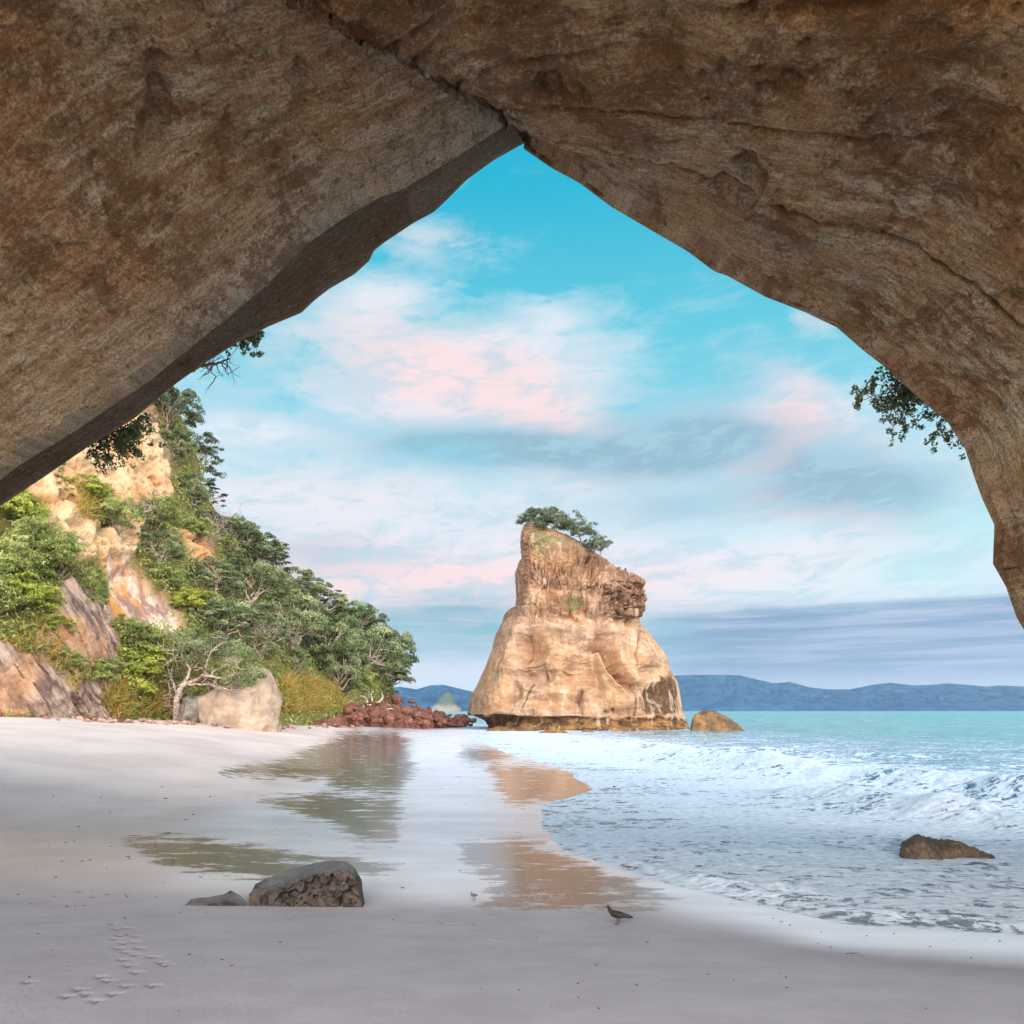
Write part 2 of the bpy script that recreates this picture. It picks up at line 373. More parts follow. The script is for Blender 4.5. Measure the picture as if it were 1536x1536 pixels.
def build_sand():
    k = np.r_[8, np.arange(12, 60, .5), np.arange(60, 500, .9), np.linspace(500, 1200, 40), 2400, 6000]
    r = 2150/k
    tt = np.linspace(-.78, .78, 1000); th = np.r_[np.linspace(-math.pi, -.7, 40)[:-1], np.arctan(tt), np.linspace(.7, math.pi, 40)[1:]]
    rr, tth = np.meshgrid(r, th, indexing='ij'); rr = rr/np.maximum(np.cos(np.clip(tth, -.75, .75)), .7)
    x = rr*np.sin(tth); y = rr*np.cos(tth)
    z, d = sand_z(x, y)
    P = np.stack([x, y, z], -1); u, v = proj(P)
    z += .012*fbm(np.stack([x*.5, y*.5, 0*x], -1), 3, seed=11)*sst(d, 7, 12)
    # beach lumps and footprints
    near = sst(y, 30, 10)*sst(y, 0, 1)
    z += .004*fbm(np.stack([x*3, y*3, 0*x], -1), 4, seed=21)*near*sst(d, 6, 9)
    foot = np.zeros(x.shape)
    for (fu, fv) in FOOT:
        Y = 1.75*F/(fv-1066) if fv > 1330 else 1.95*F/(fv-1066)
        fx = (fu-768)/F*Y
        for (ox, oy, s_) in ((0, 0, 1), (.035, .02, .6), (-.04, .015, .7), (.02, -.05, .5)):
            q = ((x-fx-ox)/(.026*s_))**2 + ((y-Y-oy)/(.04*s_))**2
            z -= .011*s_*np.exp(-q); foot = np.maximum(foot, .85*np.exp(-(q*1.8)**2)*s_)
    # large wavy scuffs of old prints on the left
    z -= .005*sst(fbm(np.stack([x*5, y*3.2, 0*x], -1), 3, seed=31), .38, .62)*sst(u, 520, 100)*near*sst(d, 7, 9)
    P[..., 2] = z
    # wetness
    uw = u + 26*fbm(np.stack([u/150, v/14, 0*u], -1), 4, seed=5); vw = v + 5*fbm(np.stack([u/90, v/9, 0*u], -1), 3, seed=8)
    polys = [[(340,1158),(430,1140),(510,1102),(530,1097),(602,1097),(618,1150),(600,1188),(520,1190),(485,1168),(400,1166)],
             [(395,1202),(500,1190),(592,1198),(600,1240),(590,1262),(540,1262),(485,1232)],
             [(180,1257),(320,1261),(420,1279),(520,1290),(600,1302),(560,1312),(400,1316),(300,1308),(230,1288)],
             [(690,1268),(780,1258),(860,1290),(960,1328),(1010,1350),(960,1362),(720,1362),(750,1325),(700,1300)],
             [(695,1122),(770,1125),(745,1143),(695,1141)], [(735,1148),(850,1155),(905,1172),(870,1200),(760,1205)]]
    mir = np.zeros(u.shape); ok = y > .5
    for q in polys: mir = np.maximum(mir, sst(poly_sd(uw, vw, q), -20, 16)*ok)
    edge = 7.8 + 1.6*fbm(np.stack([x*.25, y*.25, 0*x], -1), 3, seed=6) + 2.*sst(y, 14, 30) - 1.5*sst(u, 420, 100)
    wet = sst(d, edge, edge-2.8) * (1-.97*sst(y + .25*fbm(np.stack([x, y, 0*x], -1), 3, seed=9) - .12*np.maximum(-x-1, 0), 9.2, 7.6)*sst(d, .5, 1.6))
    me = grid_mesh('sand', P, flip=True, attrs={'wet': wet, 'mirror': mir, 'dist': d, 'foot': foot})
    m_, t = new_mat('beach_sand'); p = t.pos(); x_, y_, z_ = t.sep(p)
    wet = t.attr('wet'); mirr = t.attr('mirror')
    g = t.noise(p, 160., 3, .8); a = t.noise(p, .35, 6, .6); b = t.noise(t.comb(x_*.5, y_*1.6, 0.), .8, 6, .6)
    dry = t.mix(t.ss(a, .35, .65), lin(192,172,166), lin(210,190,182)); dry = t.mix(t.ss(g, .45, .75, 0., .3), dry, lin(150,132,126))
    dk = t.noise(p, 22., 5, .75); dry = t.mix(t.ss(dk, .66, .74, 0., .35), dry, lin(120,100,92))
    wc = t.mix(t.ss(b, .35, .65), lin(212,206,212), lin(236,230,234))  # wet sand whitened: the sky's sheen is partly put into its colour
    dry = t.mix(t.ss(y_, 3., -3.), t.mix(t.ss(y_, 10.5, 7.5), dry, t.mix(t.ss(t.noise(t.comb(x_, y_*1.5, 0.), 1.3, 7, .7), .3, .7), lin(154,149,156), lin(168,163,169))), lin(236,224,214))  # near sand greyed for cave shade; unseen sand behind whitened to bounce light
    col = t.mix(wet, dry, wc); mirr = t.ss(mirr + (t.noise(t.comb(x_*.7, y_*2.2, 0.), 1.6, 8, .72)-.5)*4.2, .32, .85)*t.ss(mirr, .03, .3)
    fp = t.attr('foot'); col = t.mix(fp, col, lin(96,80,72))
    col = t.mix(mirr*.9, col, lin(88,70,52))  # soaked patches, darkened further to deepen the cliff's reflection
    streak = t.noise(t.comb(x_*.9, y_*.9, 0.), 1.1, 5, .6, 1.)
    rwet = t.ss(streak, .3, .7, .26, .42)
    bub = t.ss(t.voro(p, 26.), .30, .12)*t.ss(t.noise(p, .9, 4, .6), .54, .62)*t.ss(t.attr('mirror'), .1, .5); col = t.mix(bub*.8, col, lin(232,232,236)); mirr = mirr*(1.-bub*.8)
    n = t.node('ShaderNodeMix', {0: wet, 2: .85, 3: rwet}); r1 = E(t, n.outputs[0])
    n = t.node('ShaderNodeMix', {0: mirr, 2: r1, 3: .05}); r2 = E(t, n.outputs[0])
    rip = t.noise(t.comb(x_, y_*2.2, 0.), 5., 4, .6)*.35 + g*.3*(1.-wet) + t.noise(p, 30., 4, .6)*.8*(1.-wet) + t.noise(p, 7., 6, .75)*.8*(1.-wet)
    tiny = t.noise(t.comb(x_, y_*2., 0.), 24., 3, .6)*mirr*.08
    finish(t, col, r2, t.bump(rip*.4 + tiny, .45, .028), .5, extra={'IOR': 1.5, 'Coat Weight': wet*.6, 'Coat Roughness': .26, 'Coat IOR': 1.6})
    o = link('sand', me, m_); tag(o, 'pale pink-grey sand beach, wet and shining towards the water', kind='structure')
build_sand()

# ------------------------------------------------------------ sea
W1 = [(5, 42), (6.6, 36), (8.1, 30.6), (10, 24.5), (12.6, 18.5), (16.5, 13), (24, 8)]
W2 = [(6.6, 21), (7.6, 18), (8.5, 16), (9.6, 13.6), (12.5, 10.5), (16, 9)]
W3 = [(2.2, 9.75), (3.0, 9.15), (4.0, 8.85)]
W4 = [(1.2, 11.9), (2.0, 10.2), (2.8, 9.0), (3.6, 8.15), (5.0, 7.6), (8, 7.1)]
W5 = [(-2, 56), (4, 52), (12, 40), (24, 30)]
def sea_height(x, y):
    _, dd = sand_z(x, y); dd = -dd
    q = np.stack([x, y, 0*x], -1); r = np.hypot(x, y)
    z = .035*fbm(q*np.array([1.2, 1.6, 1]), 4, seed=41)*sst(dd, .2, 3) + .10*fbm(q*np.array([.35, .5, 1]), 4, seed=43)*sst(dd, 6, 40)
    z += .30*fbm(q*np.array([.05, .11, 1]), 4, seed=45)*sst(r, 60, 200)*sst(r, 3000, 600)
    wob = .5*fbm(q*.5, 3, seed=47)
    foam = np.zeros(x.shape)
    for (ln, h, wd, fo) in ((W1, .85, .75, 1.0), (W2, .62, .7, 1.3), (W3, .10, .22, -.1), (W4, .055, .16, -.1), (W5, .35, 1.2, .5)):
        dl, par = seg_dist(x, y, ln, True); dl = dl + wob*min(1, wd)*1.2
        env = sst(par, 0, .25)*sst(par, 1.0, .7)*(.65+.7*fbm(np.stack([par*9, 0*x, 0*x], -1), 3, seed=49))
        prof = np.where(dl > 0, np.exp(-(dl/(wd*.55))**2), np.exp(-(dl/(wd*1.3))**2))
        z += h*env*prof
        brk = sst(fbm(np.stack([par*14, 0*x, 0*x], -1), 2, seed=52), -.25, .1) if fo > .3 else 1
        foam += fo*brk*env*np.exp(-((dl-wd*.5)/(wd*1.3))**2) - .9*(1-brk)*env*np.exp(-((dl-wd*.2)/(wd*.7))**2)*(fo > .3) - .35*(fo > .3)*env*np.exp(-((dl+wd*1.4)/(wd*1.2))**2)
    # rumpled foam thickness
    z += .05*sst(foam, .3, 1)*fbm(q*2.2, 4, seed=51)
    return z, dd, foam
def build_sea():
    k = np.r_[.18, .3, .5, .8, 1.2, np.arange(1.7, 30, .45), np.arange(30, 410, .62)]
    r = 2420/k
    tt = np.linspace(-.80, .80, 1300); th = np.r_[np.linspace(-1.3, -.72, 20)[:-1], np.arctan(tt), np.linspace(.72, 1.5, 30)[1:]]
    rr, tth = np.meshgrid(r, th, indexing='ij'); rr = rr/np.maximum(np.cos(np.clip(tth, -.75, .75)), .7)
    x = rr*np.sin(tth); y = rr*np.cos(tth); z, dd, foam = sea_height(x, y)
    P = np.stack([x, y, z], -1)
    rad = np.hypot(x, y)
    F0 = (.50+.42*sst(dd, 18, 6))*sst(dd, 52, 12) + .30*sst(rad, 120, 45)*sst(dd, 0, 4); F0 = np.clip(F0*.8 + foam*.5 + .27*sst(dd, 18, 4), 0, 1.3)
    # calmer teal water behind the breaker on the right, foam round the stack
    ds, _ = seg_dist(x, y, [(-4, 84), (21, 84)]); F0 += .7*np.exp(-(ds/2.2)**2)
    back, _ = seg_dist(x, y, W1, True); F0 -= .30*sst(-back, 3, 9)*sst(dd, 8, 18)
    me = grid_mesh('sea', P, flip=True, attrs={'foam': F0, 'shore': np.clip(dd, -1, 60), 'rad': np.minimum(rad, 6000)})
    m_, t = new_mat('sea_water'); p = t.pos(); x_, y_, z_ = t.sep(p)
    f = t.attr('foam'); sh = t.attr('shore'); rad = t.attr('rad')
    wv = t.noise(t.comb(x_*.6, y_, 0.), .55, 5, .6, col=True)
    pw = t.vm('ADD', p, t.vm('SCALE', wv, 1.5))
    lace = t.voro(pw, 1.7, 'DISTANCE_TO_EDGE'); lace2 = t.voro(pw, 5., 'DISTANCE_TO_EDGE')
    n1 = t.noise(t.comb(x_*.7, y_*1.3, 0.), 2.1, 9, .68, .9); n0 = t.noise(t.comb(x_*.6, y_*1.5, 0.), .42, 5, .6, .6); n2 = t.noise(p, .16, 4, .6)
    nf = t.noise(t.comb(x_, y_*1.5, 0.), 6., 7, .7)
    fo = t.ss(n1 + (nf-.5)*.75 + f*.44 + t.ss(lace, .16, .0, 0., .16) + t.ss(lace2, .12, .0, 0., .10) - .03 + (n0-.5)*.7, .84, .965)
    milk = t.ss(f + (n0-.5)*.9, .1, .8)*.9
    deep = t.mix(t.ss(rad, 40., 400.), lin(60,120,122), lin(70,124,134))
    chop = t.noise(t.comb(x_*.5, y_*1.2, 0.), .5, 7, .7); deep = t.mix(t.ss(chop, .47, .56), deep, lin(110,170,166))
    shal = t.mix(t.ss(n1, .35, .65), lin(66,92,118), lin(132,162,186))
    wc = t.mix(milk, deep, shal); wc = t.mix(t.ss(sh, 1.2, .1, 0., .5), wc, lin(120,104,94))
    col = t.mix(fo, wc, t.mix(t.ss(nf, .35, .65), lin(180,191,207), lin(220,227,235)))
    n = t.node('ShaderNodeMix', {0: fo, 2: t.ss(rad, 10., 300., .12, .3), 3: .7}); ro = E(t, n.outputs[0])
    farw = t.noise(t.comb(x_*.25, y_*.8, 0.), .4, 6, .65)
    h = n1*.22 + nf*.10 + fo*.10 + t.noise(p, 14., 4, .6)*.04 + farw*t.ss(rad, 20., 120., 0., 2.2)
    finish(t, col, ro, t.bump(h, .75, .25), .5, extra={'IOR': 1.33})
    o = link('sea', me, m_); tag(o, 'turquoise sea with milky foaming surf along the beach', kind='structure')
build_sea()

# ------------------------------------------------------------ the cave we look out of
def build_cave():
    SL = [(-520,1180),(-420,1090),(-300,985),(-150,870),(-60,800),(0,755),(60,715),(130,667),(200,624),(240,590),(262,572),(300,545),(352,512),(400,487),(450,466),(470,447),(492,430),(530,408),(552,388),(560,372),(575,360),
          (620,330),(650,314),(668,297),(700,265),(740,236),(786,210)]
    CL = [(-520,1150),(-420,1050),(-300,945),(-150,835),(-60,768),(0,722),(60,686),(130,640),(205,590),(225,572),(290,520),(370,455),(400,425),(450,377),(500,341),(560,306),(590,296),(640,268),(700,230),(762,190)]
    SR = [(786,210),(830,240),(872,262),(920,298),(985,336),(1040,368),(1080,398),(1100,405),(1160,438),(1220,461),(1270,485),(1310,520),(1340,545),(1380,592),(1420,632),(1446,672),(1462,720),(1474,752),(1492,790),(1490,850),(1510,885),(1528,935),(1575,1010),(1650,1100),(1700,1190)]
    SR = [(x_+22*float(sst(np.array(y_*1.), 520, 640)), y_) for x_, y_ in SR]
    CL = [(x_, y_-21) for x_, y_ in CL]
    Yl, Ys, Yr = 10.8, 13.0, 12.0
    na, nr = 420, 620
    aL = np.linspace(0, 1, na)**.8
    smooth = lambda p, a: interp_poly(p, a)
    sil = smooth(SL, aL); cl = smooth(CL, aL); sr = smooth(SR, np.linspace(0, 1, nr))
    toW = lambda uv, Y: np.stack([(uv[:, 0]-768)/F*Y, np.full(len(uv), Y)+0*uv[:, 0], H-(uv[:, 1]-1066)/F*Y], -1)
    ML = toW(cl, Yl)
    YR = 12.0 + 1.0*np.exp(-np.linspace(0, 1, nr)*14) - 1.2*sst(np.linspace(0, 1, nr), .45, 1)
    MR = np.stack([(sr[:, 0]-768)/F*YR, YR, H-(sr[:, 1]-1066)/F*YR], -1)
    # rear ring
    RY = -2.2; cr = np.array([-4.6, RY, 10.6])
    RL = interp_poly([(-12.5, RY, -.5), (-13, RY, 3), (-12, RY, 6.5), (-9.3, RY, 9.2), tuple(cr)], aL)
    RRp = interp_poly([tuple(cr), (-1, RY, 12.2), (4, RY, 11.8), (8, RY, 9.2), (9.8, RY, 5), (10.2, RY, -.5)], np.linspace(0, 1, nr))
    b = np.r_[np.linspace(0, .62, 430)[:-1]**1.15, np.linspace(.62**1.15, 1, 90)][:, None, None]
    crease_pts = np.array([ML[-1], [-2.5, 8.3, 10.3], [-4.0, 4.0, 10.2], cr])
    cy = crease_pts[:, 1][::-1]
    def crease(bb):
        y = ML[-1][1]*(1-bb)+cr[1]*bb
        return np.stack([np.interp(y, cy, crease_pts[::-1, 0]), y, np.interp(y, cy, crease_pts[::-1, 2])], -1)
    lo = (1-b)*ML[None] + b*RL[None]
    e = crease(b[:, 0, 0]) - lo[:, -1]
    PL = lo + e[:, None]*(aL**2)[None, :, None]
    bul = np.sin(np.pi*np.clip(b[..., 0], 0, 1))*np.sin(np.pi*np.clip(aL[None], 0, 1))
    PL[..., 2] += .9*bul; PL[..., 0] -= .7*bul
    ar = np.linspace(0, 1, nr)
    lo = (1-b)*MR[None] + b*RRp[None]
    yy = lo[:, 0, 1]; cp = np.r_[crease_pts[::-1], MR[:1]]
    c2 = np.stack([np.interp(yy, cp[:, 1], cp[:, 0]), yy, np.interp(yy, cp[:, 1], cp[:, 2])-.2*sst(b[:, 0, 0], 0.02, .1)], -1)
    e = c2 - lo[:, 0]; e[:, 1] = 0
    PR = lo + e[:, None]*((1-ar)**2)[None, :, None]
    bul = np.sin(np.pi*b[..., 0])*np.sin(np.pi*ar[None]); PR[..., 2] += .5*bul; PR[..., 0] += .6*bul
    # roof of the left block tucks up into the fissure before the right block
    # outer shell: grow each section outwards
    def shell(M0, cx):
        rows = []
        for (s_, dy) in ((1.012, .25), (1.05, .75), (1.12, 1.1), (1.22, 1.1), (1.33, .2)):
            q = M0.copy(); q[:, 0] = cx+(q[:, 0]-cx)*s_; q[:, 2] = 1+(q[:, 2]-1)*s_; q[:, 1] += dy; rows.append(q)
        rows = rows[::-1]
        q = rows[0].copy(); q[:, 1] = RY; rows = [q] + rows
        return rows
    silW = toW(sil, Ys)
    # left ledge: from behind the lip out to the silhouette
    ledge_in = toW(smooth([(x_-14, y_-12) for x_, y_ in CL], aL), 11.9)
    # columns: left | fissure | right.  the fissure is the jump between the two blocks
    nfis = 10
    fis = []
    for i in range(nfis):
        f_ = (i+1)/(nfis+1); q = PL[:, -1]*(1-f_)+PR[:, 0]*f_; q = q.copy(); q[:, 2] += .55*math.sin(math.pi*f_)*sst(b[:, 0, 0], .02, .1)+.35*math.sin(math.pi*f_); fis.append(q)
    P = np.concatenate([PL, np.stack(fis, 1), PR], 1)
    bb = np.repeat(b[:, :, 0], P.shape[1], 1)
    n = normals(P)
    if n[200, 300, 2] > 0: n = -n          # towards the cave space
    cols = P.shape[1]; isl = np.zeros(P.shape[:2]); isl[:, :na] = 1
    q = P.copy(); dpt = np.clip(bb/.5, 0, 1)
    st0 = np.linalg.norm(np.diff(P[:1], axis=1), axis=2); sa = np.concatenate([[[0]], np.cumsum(st0, 1)], 1)+0*bb
    sb = np.concatenate([np.zeros((1, cols)), np.cumsum(np.linalg.norm(np.diff(P, axis=0), axis=2), 0)], 0)
    sq = np.stack([sa, sb, 0*sa], -1)
    # layering direction runs along the roof
    big = fbm(q*.35, 4, seed=61); med = fbm(sq*np.array([.45, 1.5, 1]), 5, .55, seed=63)
    fine = fbm(q*3.2, 5, .62, seed=65); pits = fbm(q*2.3, 4, .6, seed=67, ridged=True)
    disp = -.16 + .26*big*sst(bb, 0, .16) + .09*med*(.25+.75*sst(bb, 0, .06)) + .085*fine + .035*fbm(q*10, 4, .7, seed=66) + .10*(1-isl)*pits*sst(dpt, .25, .9) + .05*isl*pits*sst(dpt, .3, 1)
    dents = sst(fbm(q*.9, 3, seed=69), .30, .5); disp -= .08*sst(fbm(q*2.6, 3, .6, seed=79), .18, .4)*sst(dpt, .2, .6); disp -= .28*dents*sst(bb, .04, .15)
    # layered scarps on the left roof
    lay = fbm(q*np.array([.5, .5, .5]), 3, seed=72); st_ = (lay*5) % 1.0; disp += .035*(sst(st_, .0, .06)-st_)*(.5+.5*isl)*sst(bb, .03, .12)
    groove = np.abs(fbm(sq*np.array([.06, .6, 1]), 2, seed=75)); disp -= .10*np.exp(-(groove/.025)**2)*(1-isl)*sst(bb, .03, .1)
    P = P + n*disp[..., None]
    # taper rounded lip at the mouth: first rows roll outwards
    rim = np.exp(-(bb/.035)**2)*isl
    fu, fv = proj(P); cc_ = np.arange(cols)[None]; rub = np.exp(-((cc_-na-3)/9.)**2)*sst(fu, 545, 570)*sst(-fu, -670, -645)*sst(fv, 30, 50); rim = np.maximum(rim, rub*1.5)
    P = P + n*(rub*.22*(fbm(q*4, 3, seed=78, ridged=True)+.2))[..., None]
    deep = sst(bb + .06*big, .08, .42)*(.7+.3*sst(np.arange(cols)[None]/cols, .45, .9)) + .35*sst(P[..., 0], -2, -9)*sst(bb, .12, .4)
    # front rows to outer shell
    right_rows = shell(MR, 0.)
    ext = []
    for i, s_ in enumerate(shell(silW, 0.)):
        ext.append(s_)
    extR = right_rows
    led_rows = []
    for f_ in np.linspace(0, 1, 40):
        q_ = ledge_in*(1-f_)+silW*f_; q_ = q_.copy(); q_[:, 2] += .16*math.sin(math.pi*f_); led_rows.append(q_)
    led = np.stack(led_rows, 0); nl = normals(led); nl = np.where(nl[20, 100, 2] > 0, -nl, nl)
    # second block of the ledge steps down near the apex
    lu = sil[:, 0][None]; step = sst(lu + 10*fbm(led*1.1, 2, seed=83), 612, 626)
    ld = .10*fbm(led*.9, 4, seed=81) + .035*fbm(led*5, 4, seed=82) + .20*step*np.sin(np.pi*np.linspace(0, 1, 40))[:, None] - .0
    ld = ld*np.r_[np.linspace(.2, 1, 6), np.ones(34)][:, None]*sst(-aL, -1, -.95)[None] - .22*sst(aL, .975, 1.)[None]
    led = led + nl*ld[..., None]
    # silhouette roughness
    root = empty('cave_arch', (0, 3, .5)); tag(root, 'brown sandstone cave roof and walls arching over the beach, its mouth framing the sea stack', 'cave')
    # main body: rows = exterior (right columns real, left columns behind the ledge) + interior
    lastL = led[-1]
    rowsL = [r_ for r_ in ext] + [lastL*.5 + led[-1]*.5]
    # left body (exterior -> silhouette -> ledge -> tuck behind lip)
    Lb = np.concatenate([np.stack(ext, 0), led[::-1]], 0)
    tuck = ML.copy(); tuck[:, 1] += .55; tuck[:, 2] += .28
    Lb = np.concatenate([Lb, tuck[None]], 0)
    at_ = {'deep': np.zeros(Lb.shape[:2]), 'rim': np.zeros(Lb.shape[:2]), 'ledge': np.ones(Lb.shape[:2]), 'sa': Lb[..., 0], 'sb': Lb[..., 1]*3}
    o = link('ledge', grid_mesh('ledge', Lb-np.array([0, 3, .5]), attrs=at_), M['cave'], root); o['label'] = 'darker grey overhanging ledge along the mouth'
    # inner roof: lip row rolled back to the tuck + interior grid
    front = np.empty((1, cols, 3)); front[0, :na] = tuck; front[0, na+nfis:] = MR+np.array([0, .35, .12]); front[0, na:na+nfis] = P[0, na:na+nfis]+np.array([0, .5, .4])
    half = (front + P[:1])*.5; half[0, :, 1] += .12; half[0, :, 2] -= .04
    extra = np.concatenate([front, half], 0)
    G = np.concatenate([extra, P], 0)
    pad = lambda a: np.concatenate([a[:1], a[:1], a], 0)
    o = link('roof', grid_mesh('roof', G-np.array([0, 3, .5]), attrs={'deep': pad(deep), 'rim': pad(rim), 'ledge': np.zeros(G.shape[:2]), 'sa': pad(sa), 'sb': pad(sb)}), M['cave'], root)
    # outer rock of the right side
    X = np.concatenate([np.stack(extR, 0), MR[None]+np.array([0, .36, .12])], 0)
    link('outer_face', grid_mesh('outer_face', X-np.array([0, 3, .5]), attrs={'deep': 0*X[..., 0], 'rim': 0*X[..., 0], 'ledge': 0*X[..., 0]+.3, 'sa': X[..., 2], 'sb': X[..., 1]}), M['cave'], root)
    return root
build_cave()
# ------------------------------------------------------------ the sea stack
def zc(x, y): return 680+x*.29948, 750+y*.29948      # enlarged study picture -> photo pixels
STL = [zc(*p) for p in [(352,128),(340,160),(335,200),(340,250),(340,290),(325,320),(308,370),(312,430),(314,480),(312,530),(285,545),(258,572),(240,622),(215,665),(205,700),(193,745),(176,790),(158,840),(140,880),(112,940),(96,965),(80,1000),(68,1080),(108,1096),(150,1112),(168,1130),(182,1155),(186,1200)]]
STR = [zc(*p) for p in [(400,124),(450,135),(540,172),(600,196),(640,220),(700,258),(760,295),(800,330),(860,360),(905,382),(930,395),(966,408),(958,425),(936,452),(932,480),(946,530),(945,560),(932,590),(936,620),(975,655),(1000,690),(1030,730),(1052,760),(1076,800),(1082,840),(1102,875),(1120,910),(1132,955),(1138,1000),(1146,1045),(1160,1080),(1178,1120),(1192,1152),(1200,1200)]]
def build_stack():
    YF = 83.4; s = YF/F
    nv, na = 620, 1100
    v = np.linspace(788, 1108, nv)
    ul = np.interp(v, [p[1] for p in STL], [p[0] for p in STL]); ur = np.interp(v, [p[1] for p in STR], [p[0] for p in STR])
    # width in the plane of the silhouette, which lies about 6 m behind the front
    wm = (ur-ul)/2*s; D = np.minimum(4.0+.52*wm, 9.5); D = np.minimum(D, 1.2+wm*1.1)
    Yc = YF + 7.5 + 0*v
    sx = Yc/F
    cx = ((ul+ur)/2-768)*sx; hw = (ur-ul)/2*sx; z = H-(v-1066)*sx*1.0
    z = H-(v-1066)*sx
    # cross-section
    sec = [(-1,.25),(-.93,-.25),(-.80,-.72),(-.62,-.9),(-.2,-1.0),(.25,-.95),(.62,-.85),(.88,-.5),(1,-.05),(.92,.5),(.5,.9),(0,1),(-.5,.9),(-.9,.65),(-1,.25)]
    t = np.linspace(0, 1, na, endpoint=False)
    # more columns on the front
    S = interp_poly(sec, np.linspace(0, 1, 4001)); 
    for _ in range(18): S = (np.roll(S, 8, 0)+S+np.roll(S, -8, 0))/3
    S[:, 0] /= np.abs(S[:, 0]).max()
    wgt = np.where(S[:, 1] < .3, 3., 1.); cs = np.cumsum(wgt); cs = (cs-cs[0])/(cs[-1]-cs[0]); idx = np.interp(t, cs, np.arange(4001)).astype(int)
    sc = S[idx]
    P = np.zeros((nv, na, 3))
    P[..., 0] = cx[:, None]+hw[:, None]*sc[None, :, 0]; P[..., 1] = Yc[:, None]+D[:, None]*sc[None, :, 1]; P[..., 2] = z[:, None]
    # front leans back a little towards the top
    lean = sst(v, 1080, 800)[:, None]*np.clip(-sc[None, :, 1], 0, 1)
    P[..., 1] += 1.6*lean
    # keep the outline when the front leans: compensate perspective of points nearer than the silhouette plane
    k = P[..., 1]/Yc[:, None]; P[..., 2] = H+(P[..., 2]-H)*(1+(k-1)*.9); P[..., 0] *= (1+(k-1)*.9)
    uu, vv = proj(P); X = (uu-680)/.29948; Yv = (vv-750)/.29948    # study coordinates
    front = sst(-sc[:, 1], -.2, .35)[None]
    n = normals(P); 
    if n[300, np.argmin(sc[:, 1]), 1] > 0: n = -n
    W = P.copy()
    up = sst(Yv, 650, 560)                       # upper weathered part
    wx = X + 14*fbm(W*.5, 3, seed=101); wy = Yv + 14*fbm(W*.5+9, 3, seed=102)
    G = lambda x0, y0, rx, ry, rot=0.: (lambda c, s_: np.exp(-((((wx-x0)*c+(wy-y0)*s_)/rx)**2+((-(wx-x0)*s_+(wy-y0)*c)/ry)**2)**1.4))(math.cos(R(rot)), math.sin(R(rot)))
    ridge_v = np.interp(uu, [785, 809, 842, 872, 908, 938, 969], [790, 788, 802, 816, 838, 858, 873]); sv_ = -(vv-ridge_v)+8
    d = .55*fbm(W*.16, 4, seed=103) + .16*fbm(W*np.array([.5, .5, .9]), 5, seed=105)
    # smooth scoops of the lower body
    for (x0, y0, rx, ry, rot, dp) in [(385,745,75,75,0,1.3),(345,700,30,60,30,.8),(440,880,70,40,0,.7),(350,870,35,35,0,.5),(650,850,95,80,0,.8),(560,700,110,40,10,.5),
            (745,700,38,55,0,.9),(700,735,60,22,0,.6),(790,800,34,95,-35,1.25),(850,900,30,85,-50,1.05),(590,900,60,50,0,.45),(720,980,60,70,0,.5),(900,760,50,110,-15,.3),(1000,860,60,40,0,.5),(1010,960,60,60,0,.6),(470,1010,90,30,0,.35),(640,1000,24,60,12,.7),(300,960,40,90,0,.5)]:
        d = d - 2.3*dp*G(x0, y0, rx, ry, rot)*front
    lowb = (1-up)*front; d += lowb*(.42*fbm(np.stack([W[..., 0]*.55, W[..., 1]*.4, W[..., 2]*.09], -1), 4, .55, seed=106)+.22*sst(fbm(W*np.array([.28, .28, .5])+3, 4, .55, seed=108, ridged=True), .1, .7) + .10*fbm(np.stack([W[..., 0]*.3, W[..., 1]*.3, W[..., 2]*1.8], -1), 4, .6, seed=109)*.5)
    for (x0, y0, rx, ry, rot, dp) in [(740,830,20,100,-12,.7),(800,900,18,90,-40,.6),(420,655,120,34,0,.35),(600,660,110,30,3,.4),(280,800,34,150,18,.5),(480,790,26,60,20,.5),(900,980,60,90,0,.3),(830,1010,100,50,0,.5),(180,1010,50,110,8,.4)]:
        d = d + 1.3*dp*G(x0, y0, rx, ry, rot)*front
    # recess with drips, roofed by a ragged cap
    rec = sst(wx, 385, 430)*sst(wx, 800, 700)*sst(wy, 250, 290)*sst(wy, 650, 530) + .0
    d -= .8*rec*front
    q = np.stack([wx/26, wy/170, P[..., 1]*.15], -1); dr = fbm(q, 4, .55, seed=111, ridged=True)
    d += front*up*(.8*sst(dr, .55, .85))*sst(wy, 230, 320)*sst(wx, 370, 420)
    q = np.stack([wx/60, wy/40, P[..., 1]*.2], -1); hc = fbm(q, 4, .6, seed=115, ridged=True)
    d += (up*.45*sst(hc, .3, .8) - .1*up)*(.35+.65*sst(wy, 420, 300)+.65*sst(wx, 720, 800))
    cap = sst(wy, 330+.25*(wx-520), 215+.25*(wx-520))*sst(wx, 430, 520)
    d += front*(.9*cap)
    lich_r = np.clip(G(850,520,90,80)+G(900,470,60,60)+G(800,450,70,30)+.9*G(690,320,70,35,15)+.8*G(880,400,80,30,20), 0, 1)
    d += front*1.1*lich_r*(.4+1.2*sst(hc, .1, .7))
    d += front*.8*np.exp(-((wy-(560-18*np.sin((wx-390)/150*3.1)))/9)**2)*sst(wx, 385, 400)*sst(wx, 560, 530)
    # cracks
    for ln, dp, wd in (([(938,615),(934,700),(928,760),(942,825)], .7, 4.), ([(345,1040),(380,970),(410,930)], .5, 4.), ([(655,960),(640,1010),(645,1075)], .5, 4.), ([(905,920),(898,1000),(900,1080)], .5, 5.), ([(365,830),(460,828),(465,890)], .5, 5.)):
        dl, _ = seg_dist(wx, wy, ln); d -= dp*np.exp(-(dl/wd)**2)*front
